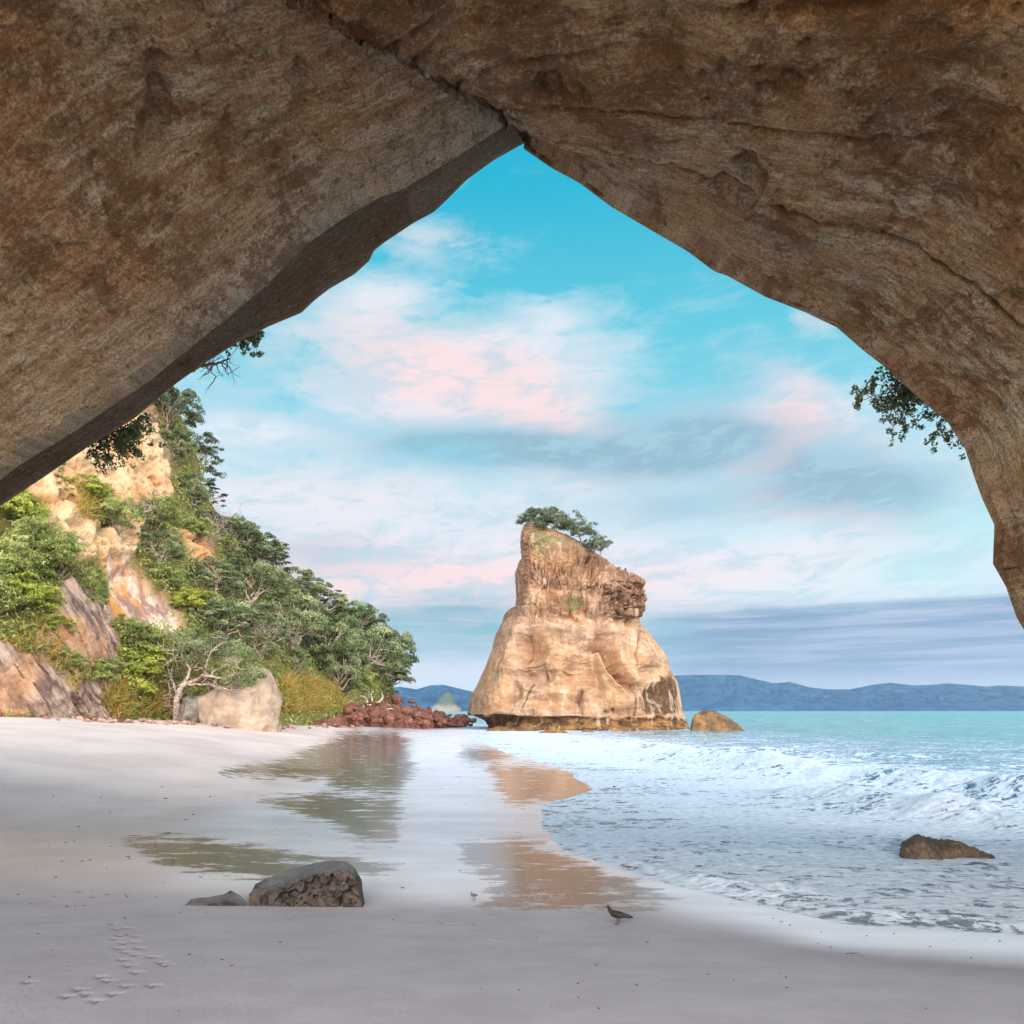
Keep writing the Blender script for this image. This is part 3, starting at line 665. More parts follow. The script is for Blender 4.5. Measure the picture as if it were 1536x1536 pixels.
    # left edge columns
    le = sst(wx, 420, 330)*sst(wy, 620, 560); d += .5*le*fbm(np.stack([wx/30, wy/45, 0*wx], -1), 4, seed=117)
    # base: wave-cut notch
    base = 1085 + .02*(wx-200); nb = sst(wy, base-14, base+8)
    d -= nb*(1.1*sst(wx, 720, 300)+.35); d += sst(wy, base+22, base+60)*1.2*(1+.7*fbm(W*.35, 4, seed=121))
    d += .05*fbm(W*1.8, 4, .6, seed=123)
    outl = (1 - .8*np.clip(np.abs(sc[:, 0])**6, 0, 1)[None])*(1-.6*sst(sv_, -16, 0))     # keep the traced outline
    P = P + n*(d*outl)[..., None]
    cl = np.clip
    lichen = cl(lich_r + .75*le + G(385,360,40,60)*.8 + .5*cap + .55*G(230,680,30,110,15) + .25*up*sst(hc, .4, .8) + .5*G(400,200,70,70), 0, 1)
    green = cl(G(600,510,55,45) + .55*G(450,250,90,60) + .6*G(420,160,60,60) + .6*G(560,230,120,28,15) + .6*G(860,370,100,14,24) + .12*up, 0, 1)
    stain_shade = cl(1.0*G(1045,985,75,65) + .7*G(960,990,50,60) + .9*G(1080,930,40,80) + .8*G(1040,1050,120,30) + .8*G(790,1060,90,20) + .75*np.exp(-((wy-base+2)/13)**2) + .9*nb*sst(wx, 600, 250)*sst(wy, base+60, base+25), 0, 1)  # real stains, plus the left undercut's shadow painted dark
    band = sst(wy, base-10, base+10)
    # cap the top
    top = P[:1].mean(1, keepdims=True)+np.array([0, 0, .3]); caps = np.concatenate([top*(1-f_)+P[:1]*f_+np.array([0, 0, .25*(1-f_)]) for f_ in (0, .3, .6, .85)], 0) if False else None
    rows = [P[:1]*f_+P[:1].mean(1, keepdims=True)*(1-f_)+np.array([0, 0, .35*(1-f_*f_)]) for f_ in (0, .25, .5, .75, .93)]
    G_ = np.concatenate(rows+[P], 0); pad = lambda a: np.concatenate([np.repeat(a[:1], 5, 0), a], 0)
    me = grid_mesh('sea_stack', G_, wrap=True, attrs={'lichen': pad(lichen), 'green': pad(green), 'stain_shade': pad(stain_shade), 'band': pad(band)})
    o = link('sea_stack', me, M['stack'])
    tag(o, 'tall tapering sandstone stack with ragged red-brown crown and dark stained base, in the surf', 'sea stack')
    return P
STACK = build_stack()

# ------------------------------------------------------------ the bush-covered cliff
COLS = [[(-260,1072,29),(-250,960,30.5),(-250,720,34),(-250,380,42)],
        [(-60,1070,33),(-45,950,34.5),(-25,770,39),(0,470,48)],
        [(80,1070,36.5),(92,930,38.5),(98,780,43),(120,520,53)],
        [(165,1068,40),(172,945,42),(185,780,47.5),(215,590,56)],
        [(262,1070,44),(255,945,46),(275,800,54),(278,632,60)],
        [(350,1073,48),(345,965,52),(345,880,60),(318,760,66)],
        [(415,1075,51),(415,985,57),(410,910,66),(385,850,74)],
        [(505,1070,62),(495,1010,69),(480,960,77),(470,915,82)],
        [(560,1058,80),(560,1025,84),(550,1000,88),(540,965,92)],
        [(585,1050,92),(582,1035,94),(575,1025,97),(570,1005,100)],
        [(575,1055,106),(570,1040,109),(562,1030,112),(555,1020,115)]]
def build_cliff():
    K = np.array([[at(*p) for p in c] for c in COLS])
    K[:, 0, 2] -= 1.6
    ns, nt_ = 620, 420
    Pg = catmull(K, ns).transpose(1, 0, 2); Pg = catmull(Pg, nt_)      # rows t, columns s
    tt = np.linspace(0, 1, nt_)[:, None]; ss_ = np.linspace(0, len(COLS)-1, ns)[None]
    n = normals(Pg)
    if n[200, 300, 0] < 0: n = -n
    u, v = proj(Pg); W = Pg.copy()
    uw = u + 14*fbm(W*.3, 3, seed=131); vw = v + 14*fbm(W*.3+5, 3, seed=132)
    P_ = lambda pts, e=8: sst(poly_sd(uw, vw, pts), -e, e)
    slab = np.clip(P_([(-300,1085),(-300,930),(-60,960),(40,975),(95,860),(135,870),(175,960),(180,1085)]), 0, 1)
    streak = P_([(158,830),(190,838),(232,880),(275,900),(272,945),(235,950),(165,940),(150,880)], 6)
    bare = np.maximum.reduce([P_([(-300,300),(60,700),(80,660),(130,620),(200,560),(250,640),(262,700),(255,760),(200,770),(150,760),(140,840),(110,850),(80,780),(40,740),(-300,700)]),
                              P_([(270,800),(310,800),(318,850),(290,860)]), P_([(180,770),(215,780),(190,850),(150,860),(140,800)]), P_([(290,850),(330,850),(330,890),(300,890)])])
    veg = 1-np.clip(slab+streak+bare, 0, 1)
    d = 1.2*fbm(W*.09, 4, seed=141) + .55*fbm(W*.35, 5, .55, seed=143)
    blk = fbm(W*np.array([.5, .5, .8]), 4, .55, seed=147, ridged=True); d += bare*.8*sst(blk, .0, .6) + bare*.25*fbm(W*1.4, 4, seed=149)
    q = np.stack([(W[..., 0]+W[..., 1])*.35 + W[..., 2]*.28, W[..., 2]*.04, 0*u], -1); gl = fbm(q, 4, .6, seed=151)
    d += slab*(1.1*sst((gl*4) % 1, .0, .15)-.5) * .8
    d += streak*.12*fbm(np.stack([W[..., 0]*1.2, W[..., 1]*1.2, W[..., 2]*.15], -1), 3, seed=153)
    d -= .6*streak
    d += .10*fbm(W*2.2, 4, seed=155)
    Pg = Pg + n*(d*sst(tt, 0, .02))[..., None]
    back = [Pg[-1:]+np.array([-4*k_, 5*k_, -.3*k_*k_]) for k_ in (.3, 1, 2, 4, 7)]
    G_ = np.concatenate([Pg]+back, 0); pad = lambda a: np.concatenate([a, np.repeat(a[-1:], 5, 0)], 0)
    me = grid_mesh('cliff', G_, flip=False, attrs={'slab': pad(slab), 'streak': pad(streak), 'bare': pad(bare), 'veg': pad(veg)})
    o = link('cliff', me, M['cliff']); tag(o, 'high cream and dark-streaked coastal cliff overgrown with bush, left of the beach', 'cliff')
    return Pg, veg, slab
CP, CVEG, CSLAB = build_cliff()
CU, CV = proj(CP)
def on_cliff(u, v):
    dd = (CU-u)**2+(CV-v)**2; m_ = dd < max(dd.min()*1.5, 16)
    idx = np.argwhere(m_); ys = CP[..., 1][m_]; i, j = idx[np.argmin(ys)]
    return CP[i, j]

# ------------------------------------------------------------ far hills and island
def build_hills():
    def ridge(name, pts, Y, depth, seed, label, rough=3.):
        us = np.linspace(pts[0][0], pts[-1][0], 900); vs = np.interp(us, [p[0] for p in pts], [p[1] for p in pts])
        hh = (1066-vs)/F*Y; hh += H; px = Y/F
        nr = 60; tt = np.linspace(0, 1, nr)
        P = np.zeros((nr, len(us), 3)); X = (us-768)/F*Y
        for i, t_ in enumerate(tt):
            P[i, :, 0] = X; P[i, :, 1] = Y - depth*(1-t_)
            P[i, :, 2] = hh*(t_**.8)
        W = P/ (Y*.03)
        spur = fbm(np.stack([W[..., 0], W[..., 1]*.6, 0*W[..., 0]], -1), 5, .55, seed=seed, ridged=True)
        m_ = (np.sin(np.pi*tt)**.7)[:, None]
        P[..., 2] *= 1-.45*m_*(1-sst(spur, -.1, .7)); P[..., 2] += px*rough*.35*fbm(np.stack([W[..., 0]*9, W[..., 1]*9, 0*W[..., 0]], -1), 4, .65, seed=seed+9)*sst(tt, 0, .1)[:, None]
        P[0, :, 2] = -2
        # perspective keeps only the ridge line at its height: lower rows stay below it
        lim = H+(hh-H)[None]*(P[..., 1]/Y); P[:-1, :, 2] = np.minimum(P[:-1, :, 2], lim[:-1]-px*.3)
        bk = P[-1:].copy(); bk[..., 1] += depth; bk[..., 2] *= .5; b2 = bk.copy(); b2[..., 1] += depth; b2[..., 2] = -5
        o = link(name, grid_mesh(name, np.concatenate([P, bk, b2], 0)), MH); tag(o, label, kind='structure')
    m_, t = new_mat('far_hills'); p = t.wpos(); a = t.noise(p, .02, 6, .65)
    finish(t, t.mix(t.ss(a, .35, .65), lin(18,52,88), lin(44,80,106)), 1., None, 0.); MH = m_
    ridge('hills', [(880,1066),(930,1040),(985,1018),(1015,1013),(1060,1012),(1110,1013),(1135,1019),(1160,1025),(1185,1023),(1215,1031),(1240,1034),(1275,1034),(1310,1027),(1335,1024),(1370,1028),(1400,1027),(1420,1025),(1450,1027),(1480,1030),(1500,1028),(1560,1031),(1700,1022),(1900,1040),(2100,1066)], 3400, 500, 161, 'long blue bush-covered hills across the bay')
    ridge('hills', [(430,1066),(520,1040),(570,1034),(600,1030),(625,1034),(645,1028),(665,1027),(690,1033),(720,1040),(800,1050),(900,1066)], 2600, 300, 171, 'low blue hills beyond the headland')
    # small island with trees
    n1, n2 = 60, 160; Y = 420.; px = Y/F
    prof = [(0, 2.0), (.12, 6.), (.25, 7.), (.3, 13), (.5, 15), (.7, 17), (.85, 11), (.95, 5), (1, 1)]
    tt = np.linspace(0, 1, n1)[:, None]; th = np.linspace(0, 2*np.pi, n2, endpoint=False)[None]
    W_ = np.interp(tt, [0, .2, .3, .6, 1], [26, 24, 19, 14, 5]); P = np.zeros((n1, n2, 3))
    P[..., 0] = (666-768)*px + W_*px*np.cos(th) + 2.*tt; P[..., 1] = Y + W_*px*.8*np.sin(th); P[..., 2] = H + (-2 + 29*tt)*px*1.0
    P += .6*px*3*fbm(P*.12, 4, seed=181)[..., None]*np.array([1, 1, .3])
    m_, t = new_mat('island_rock'); p = t.wpos(); z = t.sep(p)[2]; a = t.noise(p, .2, 5, .6)
    finish(t, t.mix(t.ss(z + (a-.5)*8, 3., 7.), lin(128,122,116), lin(78,90,88)), 1., None, .1)
    o = link('island', grid_mesh('island', P, wrap=True), m_); tag(o, 'small steep tree-topped islet offshore between the headland and the stack', 'islet')
build_hills()
# ------------------------------------------------------------ plants
class Tubes:
    def __init__(s): s.V = []; s.F = []; s.n = 0
    def add(s, pts, r0, r1, k=6):
        pts = np.asarray(pts, float); m_ = len(pts); d = np.gradient(pts, axis=0); d /= np.linalg.norm(d, axis=1)[:, None]+1e-9
        up = np.array([.3, .2, 1.]) if abs(d[0][2]) < .8 else np.array([1., .2, 0])
        a = np.cross(d, up); a /= np.linalg.norm(a, axis=1)[:, None]+1e-9; b = np.cross(d, a)
        th = np.linspace(0, 2*np.pi, k, endpoint=False); rr = np.linspace(r0, r1, m_)[:, None, None]
        ring = pts[:, None]+rr*(a[:, None]*np.cos(th)[None, :, None]+b[:, None]*np.sin(th)[None, :, None])
        s.V.append(ring.reshape(-1, 3)); s.F.append(grid_faces(m_, k, True, s.n)); s.n += m_*k
    def mesh(s, name): return raw_mesh(name, np.concatenate(s.V), np.concatenate(s.F))
def leaf_quads(c, nrm, size, rg, asp=.5, spread=.8):
    """one bent leaf (two triangles folded as a quad) per centre"""
    n = len(c); d = nrm + spread*rg.normal(size=(n, 3)); d /= np.linalg.norm(d, axis=1)[:, None]
    t = rg.normal(size=(n, 3)); a = np.cross(d, t); a /= np.linalg.norm(a, axis=1)[:, None]; b = np.cross(d, a)
    s_ = (size*rg.uniform(.6, 1.3, n))[:, None]
    V = np.stack([c-a*s_*.5, c+b*s_*asp*.5+d*s_*.12, c+a*s_*.5, c-b*s_*asp*.5+d*s_*.12], 1)
    return V.reshape(-1, 3), np.arange(4*n).reshape(-1, 4)
def wander(p0, p1, rg, n=6, amp=.12):
    p0 = np.asarray(p0, float); p1 = np.asarray(p1, float); L = np.linalg.norm(p1-p0); t = np.linspace(0, 1, n)[:, None]
    q = rg.normal(size=(n, 3)); q[1:-1] = (q[:-2]+q[1:-1]+q[2:])/2
    return p0+(p1-p0)*t+q*amp*L*np.sin(np.pi*t)
def plant_meshes(name, seed, w, h, kind='dome', puffs=34, leaves=230, leaf=.17, trunk=.16, pr=.22, droop=0, base=.25):
    """crown of leaf clumps at the ends of limbs, w wide, h high, foot at the origin"""
    rg = np.random.RandomState(seed); T = Tubes(); cen = []
    fork = np.array([rg.uniform(-.1, .1)*w, rg.uniform(-.1, .1)*w, h*base])
    T.add(wander((0, 0, -.4), fork, rg, 5, .1), trunk, trunk*.8, 7)
    for i in range(puffs):
        a = rg.uniform(0, 2*np.pi); q = rg.uniform(0, 1)
        if kind == 'dome': e = math.acos(1-q*1.12); rad = rg.uniform(.72, 1.)
        elif kind == 'layer': e = rg.uniform(.2, 1.7); rad = rg.uniform(.6, 1.05)
        elif kind == 'spire': e = 0; rad = 1
        else: e = math.acos(1-q*1.3); rad = rg.uniform(.4, 1.)
        if kind == 'spire':
            hh = q**.8; c = np.array([math.cos(a)*w*.5*(1-hh)*rg.uniform(.5, 1), math.sin(a)*w*.5*(1-hh)*rg.uniform(.5, 1), h*(.15+.85*hh)])
        else:
            zc_ = h*.42
            c = np.array([math.cos(a)*math.sin(e)*w*.5*rad, math.sin(a)*math.sin(e)*w*.5*rad, zc_+math.cos(e)*(h-zc_)*rad*.95])
            if kind == 'layer': c[2] = h*(.35+.13*round((c[2]/h-.35)/.13+rg.uniform(-.2, .2)))
        cen.append(c)
    limbs = rg.choice(len(cen), min(7, len(cen)), replace=False)
    mids = []
    for li in limbs:
        e = fork+(cen[li]-fork)*.7; pth = wander(fork, e, rg, 7, .13); T.add(pth, trunk*.55, trunk*.2, 5); mids += [pth[3], pth[5]]
    mids = np.array(mids)
    for c in cen:
        j = np.argmin(np.linalg.norm(mids-c, axis=1)); T.add(wander(mids[j], c, rg, 5, .12), trunk*.2, trunk*.06, 4)
    V = []; Fc = []; A = []; n0 = 0
    for c in cen:
        r = pr*w*rg.uniform(.6, 1.15)*.5*(1 if kind != 'spire' else .7)+.05*w; m_ = int(leaves*rg.uniform(.7, 1.2))
        # several sub-clumps make each clump knobbly
        sub = rg.normal(size=(7, 3)); sub /= np.linalg.norm(sub, axis=1)[:, None]; sub[:, 2] = np.abs(sub[:, 2])*.8-.1
        k_ = rg.randint(0, 7, m_); d = rg.normal(size=(m_, 3)); d /= np.linalg.norm(d, axis=1)[:, None]; d[:, 2] = np.where(d[:, 2] < -.2, -d[:, 2]*.6, d[:, 2])
        p = c+sub[k_]*r*.62*np.array([1, 1, 1. if kind != 'layer' else .45])+d*r*.46*rg.uniform(.6, 1, (m_, 1))*np.array([1, 1, .8 if kind != 'layer' else .45])
        p[:, 2] -= droop*np.hypot(*(p-c)[:, :2].T)**2/r
        v, f = leaf_quads(p, d+np.array([0, 0, .35]), leaf, rg, .5)
        V.append(v); Fc.append(f+n0); n0 += len(v)
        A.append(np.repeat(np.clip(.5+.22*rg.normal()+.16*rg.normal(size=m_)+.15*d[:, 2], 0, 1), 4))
    return T.mesh(name+'_wood'), raw_mesh(name+'_leaves', np.concatenate(V), np.concatenate(Fc), False, {'var': np.concatenate(A)})
def twig_meshes(name, seed, w, h, leaves=160):
    rg = np.random.RandomState(seed); T = Tubes(); tips = []
    for i in range(7):
        a = rg.uniform(0, 6.28); e = np.array([math.cos(a)*w*.4*rg.uniform(.4, 1), math.sin(a)*w*.4*rg.uniform(.4, 1), h*rg.uniform(.5, .8)])
        p = wander((0, 0, -.2), e, rg, 7, .15); T.add(p, .05, .02, 4)
        for j in range(12):
            s_ = p[rg.randint(2, 7)]; q = s_+rg.normal(size=3)*np.array([.22*w, .22*w, .16*h])+np.array([0, 0, .12*h]); r_ = wander(s_, q, rg, 5, .15); T.add(r_, .016, .006, 3); tips.append(q)
            for _ in range(4):
                s2 = r_[rg.randint(2, 5)]; q2 = s2+rg.normal(size=3)*.10*w; T.add(wander(s2, q2, rg, 3, .1), .009, .004, 3); tips.append(q2)
    tips = np.array(tips); c = tips[rg.randint(0, len(tips), leaves)]+rg.normal(size=(leaves, 3))*.06*w
    v, f = leaf_quads(c, rg.normal(size=(leaves, 3)), .09, rg)
    return T.mesh(name+'_wood'), raw_mesh(name+'_leaves', v, f, False, {'var': np.repeat(rg.uniform(0, 1, leaves), 4)})
PR = {}
def proto(key, leafmat, barkmat, size, meshes):
    a, b = meshes; a.materials.append(M[barkmat]); b.materials.append(M[leafmat]); PR[key] = (a, b, size)
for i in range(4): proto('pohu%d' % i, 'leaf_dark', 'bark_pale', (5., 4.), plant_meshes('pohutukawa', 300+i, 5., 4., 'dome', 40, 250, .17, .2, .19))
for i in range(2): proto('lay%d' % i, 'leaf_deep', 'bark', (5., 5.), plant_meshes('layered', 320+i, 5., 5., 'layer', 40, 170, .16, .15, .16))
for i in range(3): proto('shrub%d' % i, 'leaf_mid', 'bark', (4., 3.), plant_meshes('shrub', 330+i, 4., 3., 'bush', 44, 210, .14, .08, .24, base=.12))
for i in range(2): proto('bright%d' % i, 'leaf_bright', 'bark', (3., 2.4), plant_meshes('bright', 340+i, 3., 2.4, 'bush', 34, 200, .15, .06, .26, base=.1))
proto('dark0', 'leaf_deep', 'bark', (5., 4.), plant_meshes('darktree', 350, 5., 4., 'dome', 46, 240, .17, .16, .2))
proto('spire0', 'leaf_mid', 'bark', (1.8, 3.2), plant_meshes('sapling', 360, 1.8, 3.2, 'spire', 26, 70, .13, .05, .3))
for i in range(2): proto('bare%d' % i, 'leaf_dry', 'bark_pale', (3., 2.8), twig_meshes('barebush', 370+i, 3., 2.8))
NOUN = {'pohu': ('pohutukawa_tree', 'tree'), 'lay': ('pohutukawa_tree', 'tree'), 'dark': ('pohutukawa_tree', 'tree'), 'shrub': ('coastal_shrub', 'shrub'), 'bright': ('coastal_shrub', 'shrub'),
        'spire': ('young_tree', 'tree'), 'bare': ('bare_shrub', 'shrub')}
def plant(key, pos, wpx=None, hpx=None, label=None, group=None, rz=None, wm=None, hm=None, tilt=(0, 0), rg=random.Random(5)):
    a, b, (w0, h0) = PR[key]; pos = np.asarray(pos, float); s_ = pos[1]/F
    w_ = wm if wm else wpx*s_; h_ = hm if hm else hpx*s_
    nm, cat = NOUN[''.join(c for c in key if not c.isdigit())]
    o = empty(nm, pos, rg.uniform(0, 6.28) if rz is None else rz, (w_/w0, w_/w0, h_/h0)); o.rotation_euler.x = tilt[0]; o.rotation_euler.y = tilt[1]
    t_ = bpy.data.objects.new('trunk', a); C.objects.link(t_); t_.parent = o
    c_ = bpy.data.objects.new('crown', b); C.objects.link(c_); c_.parent = o
    return tag(o, label, cat, group)
GC = 'bush covering the cliff'
TREES = [  # kind, foot u, v, width px, height px, label
 ('dark0',252,668,95,95,'dark dense tree at the very top of the cliff, just below the cave edge'),
 ('pohu1',262,705,70,65,'grey-green tree directly below the topmost dark tree on the cliff edge'),
 ('lay0',305,745,75,95,'open layered tree jutting from the cliff edge against the sky, above the bare pinkish bushes'),
 ('pohu0',290,770,60,60,'bushy tree hugging the cliff edge just inside the open layered tree'),
 ('lay1',322,772,45,50,'small dark layered tree low against the sky under the jutting open tree'),
 ('bare0',318,822,60,55,'large leafless pinkish-grey bush near the skyline halfway up the headland'),
 ('bare1',345,812,50,45,'smaller leafless pinkish bush right on the skyline'),
 ('shrub0',300,815,55,45,'round green shrub above the small bare rock patch on the cliff'),
 ('pohu2',358,832,70,55,'tree on the skyline beside the leafless bush'),
 ('pohu3',392,858,80,60,'broad dark tree forming the skyline step below the leafless bush'),
 ('lay0',424,868,55,60,'dark tree whose crown sticks out as a knob on the skyline'),
 ('pohu0',452,905,75,55,'rounded skyline tree just down-slope of the dark knobbed crown'),
 ('pohu1',484,930,75,55,'skyline tree midway between the knobbed crown and the headland tip'),
 ('lay1',508,930,60,50,'wispy open-topped tree poking above the lower skyline'),
 ('pohu2',530,960,80,60,'wide tree on the lower skyline with lighter upper leaves'),
 ('dark0',556,975,65,60,'dark tree on the lower skyline second from the headland tip'),
 ('pohu2',588,1004,72,62,'windswept tree at the tip of the headland, its crown reaching over the rocks'),
 ('pohu0',606,1026,66,44,'lowest seaward tree, leaning out over the sea gap'),
 ('shrub1',232,812,90,70,'large round mid-green shrub spreading over the pale cliff face'),
 ('pohu3',238,852,75,60,'big shrub hanging over the orange-streaked rock face'),
 ('bare0',215,790,75,55,'leafless grey bush on the pale cliff above the big green shrubs'),
 ('shrub2',180,800,65,60,'dark green shrub on the left rim of the central shrub mass'),
 ('shrub0',250,895,80,50,'shrub dangling over the right end of the orange-streaked face'),
 ('pohu0',325,905,85,70,'light grey-green domed tree on the middle slope'),
 ('bright0',305,925,55,45,'vivid green bush below the domed grey-green tree'),
 ('pohu1',385,920,85,80,'tall tree with visible limbs on the middle of the headland slope'),
 ('pohu2',345,965,95,65,'grey-green tree just above the pale boulder by the beach'),
 ('pohu3',440,985,115,90,'large domed tree above the tall grass'),
 ('bare1',400,985,60,60,'leafless bush behind the pale beach boulder'),
 ('pohu0',505,1020,110,95,'large tree with pale limbs showing in its shaded hollow'),
 ('pohu1',555,1050,105,110,'large dense tree touching the red rocks at the headland foot'),
 ('pohu2',515,1045,70,70,'dense tree low beside the tall grass'),
 ('dark0',590,1048,60,60,'dark low tree over the red boulders'),
 ('shrub1',210,985,85,55,'mid-green shrub at the foot of the orange-streaked face'),
 ('bright1',230,1020,80,60,'bright leafy bush above the beach, left of the pale-limbed tree'),
 ('bright0',205,1062,95,70,'yellow-green bush standing at the back of the sand'),
 ('shrub2',150,1030,60,45,'small shrub growing on the lower dark slab'),
 ('shrub0',105,1010,60,40,'shrub clinging to the middle of the dark slab'),
 ('shrub2',48,985,45,32,'lone small shrub on the upper left part of the dark slab'),
 ('bright1',85,950,50,40,'little bright bush high on the dark slab'),
 ('shrub1',150,925,48,75,'narrow upright shrub between the dark slab and the streaked face'),
 ('shrub0',100,870,80,75,'shrub on the shoulder above the dark slab'),
 ('shrub1',50,860,100,85,'large lit green shrub at the left, below the pale cliff'),
 ('bright0',25,800,90,75,'bright leafy shrub at the left, just under the cave edge'),
 ('shrub2',15,880,110,80,'broad shrub at the extreme left above the slab'),
 ('bright1',45,930,90,70,'yellow-green bush at the left over the top of the slab'),
 ('shrub0',-20,940,110,90,'shrub half out of view at the left edge above the slab'),
 ('spire0',97,748,34,62,'slender young conifer-like tree on the pale cliff'),
 ('bright1',140,750,60,42,'yellow-green tussocky bush beside the slender young tree'),
 ('shrub2',322,1030,70,45,'shrub draped over the left shoulder of the huge pale boulder'),
 ('spire0',118,702,16,30,'tiny lime-green sapling high on the pale cliff'),
]
for i, (k_, u_, v_, w_, h_, lb) in enumerate(TREES):
    p = on_cliff(u_, v_); lean = .42 if ('seaward tree' in lb or 'at the tip' in lb) else 0.
    plant(k_, p-np.array([.3, -.3, .2]), w_, h_*1.12*(1+.3*lean), lb, GC, tilt=(0, lean), rz=0 if lean else None)
rgf = random.Random(11); FILL = []
polyF = [(160,900),(200,960),(270,960),(300,800),(330,780),(400,840),(470,905),(560,960),(612,1030),(600,1060),(540,1055),(420,1000),(300,1010),(250,1050),(180,1060)]
polyL = [(-90,760),(0,740),(75,790),(100,850),(95,880),(40,960),(-90,960)]
for poly, n in ((polyF, 56), (polyL, 6)):
    xs = [p[0] for p in poly]; ys = [p[1] for p in poly]; k_ = 0
    while k_ < n:
        u_ = rgf.uniform(min(xs), max(xs)); v_ = rgf.uniform(min(ys), max(ys))
        if poly_sd(np.array(u_), np.array(v_), poly) < 0: continue
        if 158 < u_ < 282 and 835 < v_ < 950: continue
        if any(math.hypot(u_-a, v_-b) < 15 for a, b in FILL): continue
        FILL.append((u_, v_)); k_ += 1; left = u_ < 300
        kind = rgf.choice(['shrub0', 'shrub1', 'shrub2', 'bright0'] if left else ['pohu0', 'pohu1', 'pohu2', 'pohu3', 'shrub0', 'shrub1', 'pohu2', 'dark0'])
        p = on_cliff(u_, v_); s_ = rgf.uniform(38, 66)
        plant(kind, p-np.array([.2, -.2, .3]), s_, s_*.9, 'small green shrub within the dense bush cover of the cliff' if 'pohu' not in kind and 'dark' not in kind else 'grey-green tree within the dense bush cover of the headland', 'shrubs of the dense cliff bush' if 'pohu' not in kind and 'dark' not in kind else 'trees of the dense headland bush')
# undergrowth between them
def undergrowth():
    rg = np.random.RandomState(77); pr_ = CVEG*(CU > -120)*(CU < 640); pr_ = pr_[:-4, :-4].ravel(); pr_ = pr_/pr_.sum()
    P_ = CP[:-4, :-4].reshape(-1, 3); idx = rg.choice(len(P_), 70000, p=pr_)
    clump = fbm(P_[idx]*.6, 3, seed=191); c = P_[idx]+rg.normal(size=(len(idx), 3))*.25+np.array([0, 0, .15])+np.array([.5, -.3, .3])*np.clip(clump[:, None]+.2, 0, 1)
    v, f = leaf_quads(c, np.array([.5, -.5, .7])+0*c, .24, rg, .45, .9)
    me = raw_mesh('undergrowth', v, f, False, {'var': np.repeat(np.clip(.45+clump*.6+.2*rg.normal(size=len(c)), 0, 1), 4)})
    tag(link('undergrowth', me, M['leaf_mid']), 'low leafy ground cover over the cliff', kind='stuff')
undergrowth()
def grass(name, poly, n, hgt, label, seed, mat='grass', surf=on_cliff):
    rg = np.random.RandomState(seed); V = []; A = []
    xs = [p[0] for p in poly]; ys = [p[1] for p in poly]
    ii = poly_sd(CU, CV, poly) > 0; P_ = CP[ii]; P_ = P_[rg.randint(0, len(P_), n)]+rg.normal(size=(n, 3))*.15
    tuft = fbm(P_*1.1, 3, seed=seed); h_ = hgt*(.55+.9*np.clip(tuft+.4, 0, 1))*rg.uniform(.6, 1.2, n)
    d = rg.normal(size=(n, 3))*.7+np.array([.25, -.15, 1]); d /= np.linalg.norm(d, axis=1)[:, None]
    side = np.cross(d, rg.normal(size=(n, 3))); side /= np.linalg.norm(side, axis=1)[:, None]; w_ = .018*side
    tip = P_+d*h_[:, None]+rg.normal(size=(n, 3))*.2*h_[:, None]+np.array([0, 0, -.15])*h_[:, None]; mid = P_+d*h_[:, None]*.55
    V = np.stack([P_-w_, P_+w_, mid+w_, mid-w_, tip+w_*.2, tip-w_*.2], 1).reshape(-1, 3)
    b_ = np.arange(n)[:, None]*6; f = np.concatenate([b_+np.array([0, 1, 2, 3]), b_+np.array([3, 2, 4, 5])])
    me = raw_mesh(name, V, f, False, {'var': np.repeat(np.clip(.35+.5*tuft+.2*rg.normal(size=n), 0, 1), 6)})
    return tag(link(name, me, M[mat]), label, kind='stuff')
grass('grass', [(420,1068),(415,1030),(440,1018),(500,1032),(518,1066)], 13000, .8, 'tall green and orange grass at the foot of the headland', 201)
grass('grass', [(165,1072),(160,1040),(240,1020),(250,1070)], 6000, .8, 'orange and green grass behind the sand', 202)
grass('grass', [(0,960),(60,935),(105,975),(130,1020),(110,1035),(60,985)], 1800, .4, 'dry orange tufts along the cracks of the dark slab', 203)
grass('grass', [(118,735),(165,735),(165,780),(120,775)], 2500, .7, 'yellow-green tufts on the pale cliff', 204)

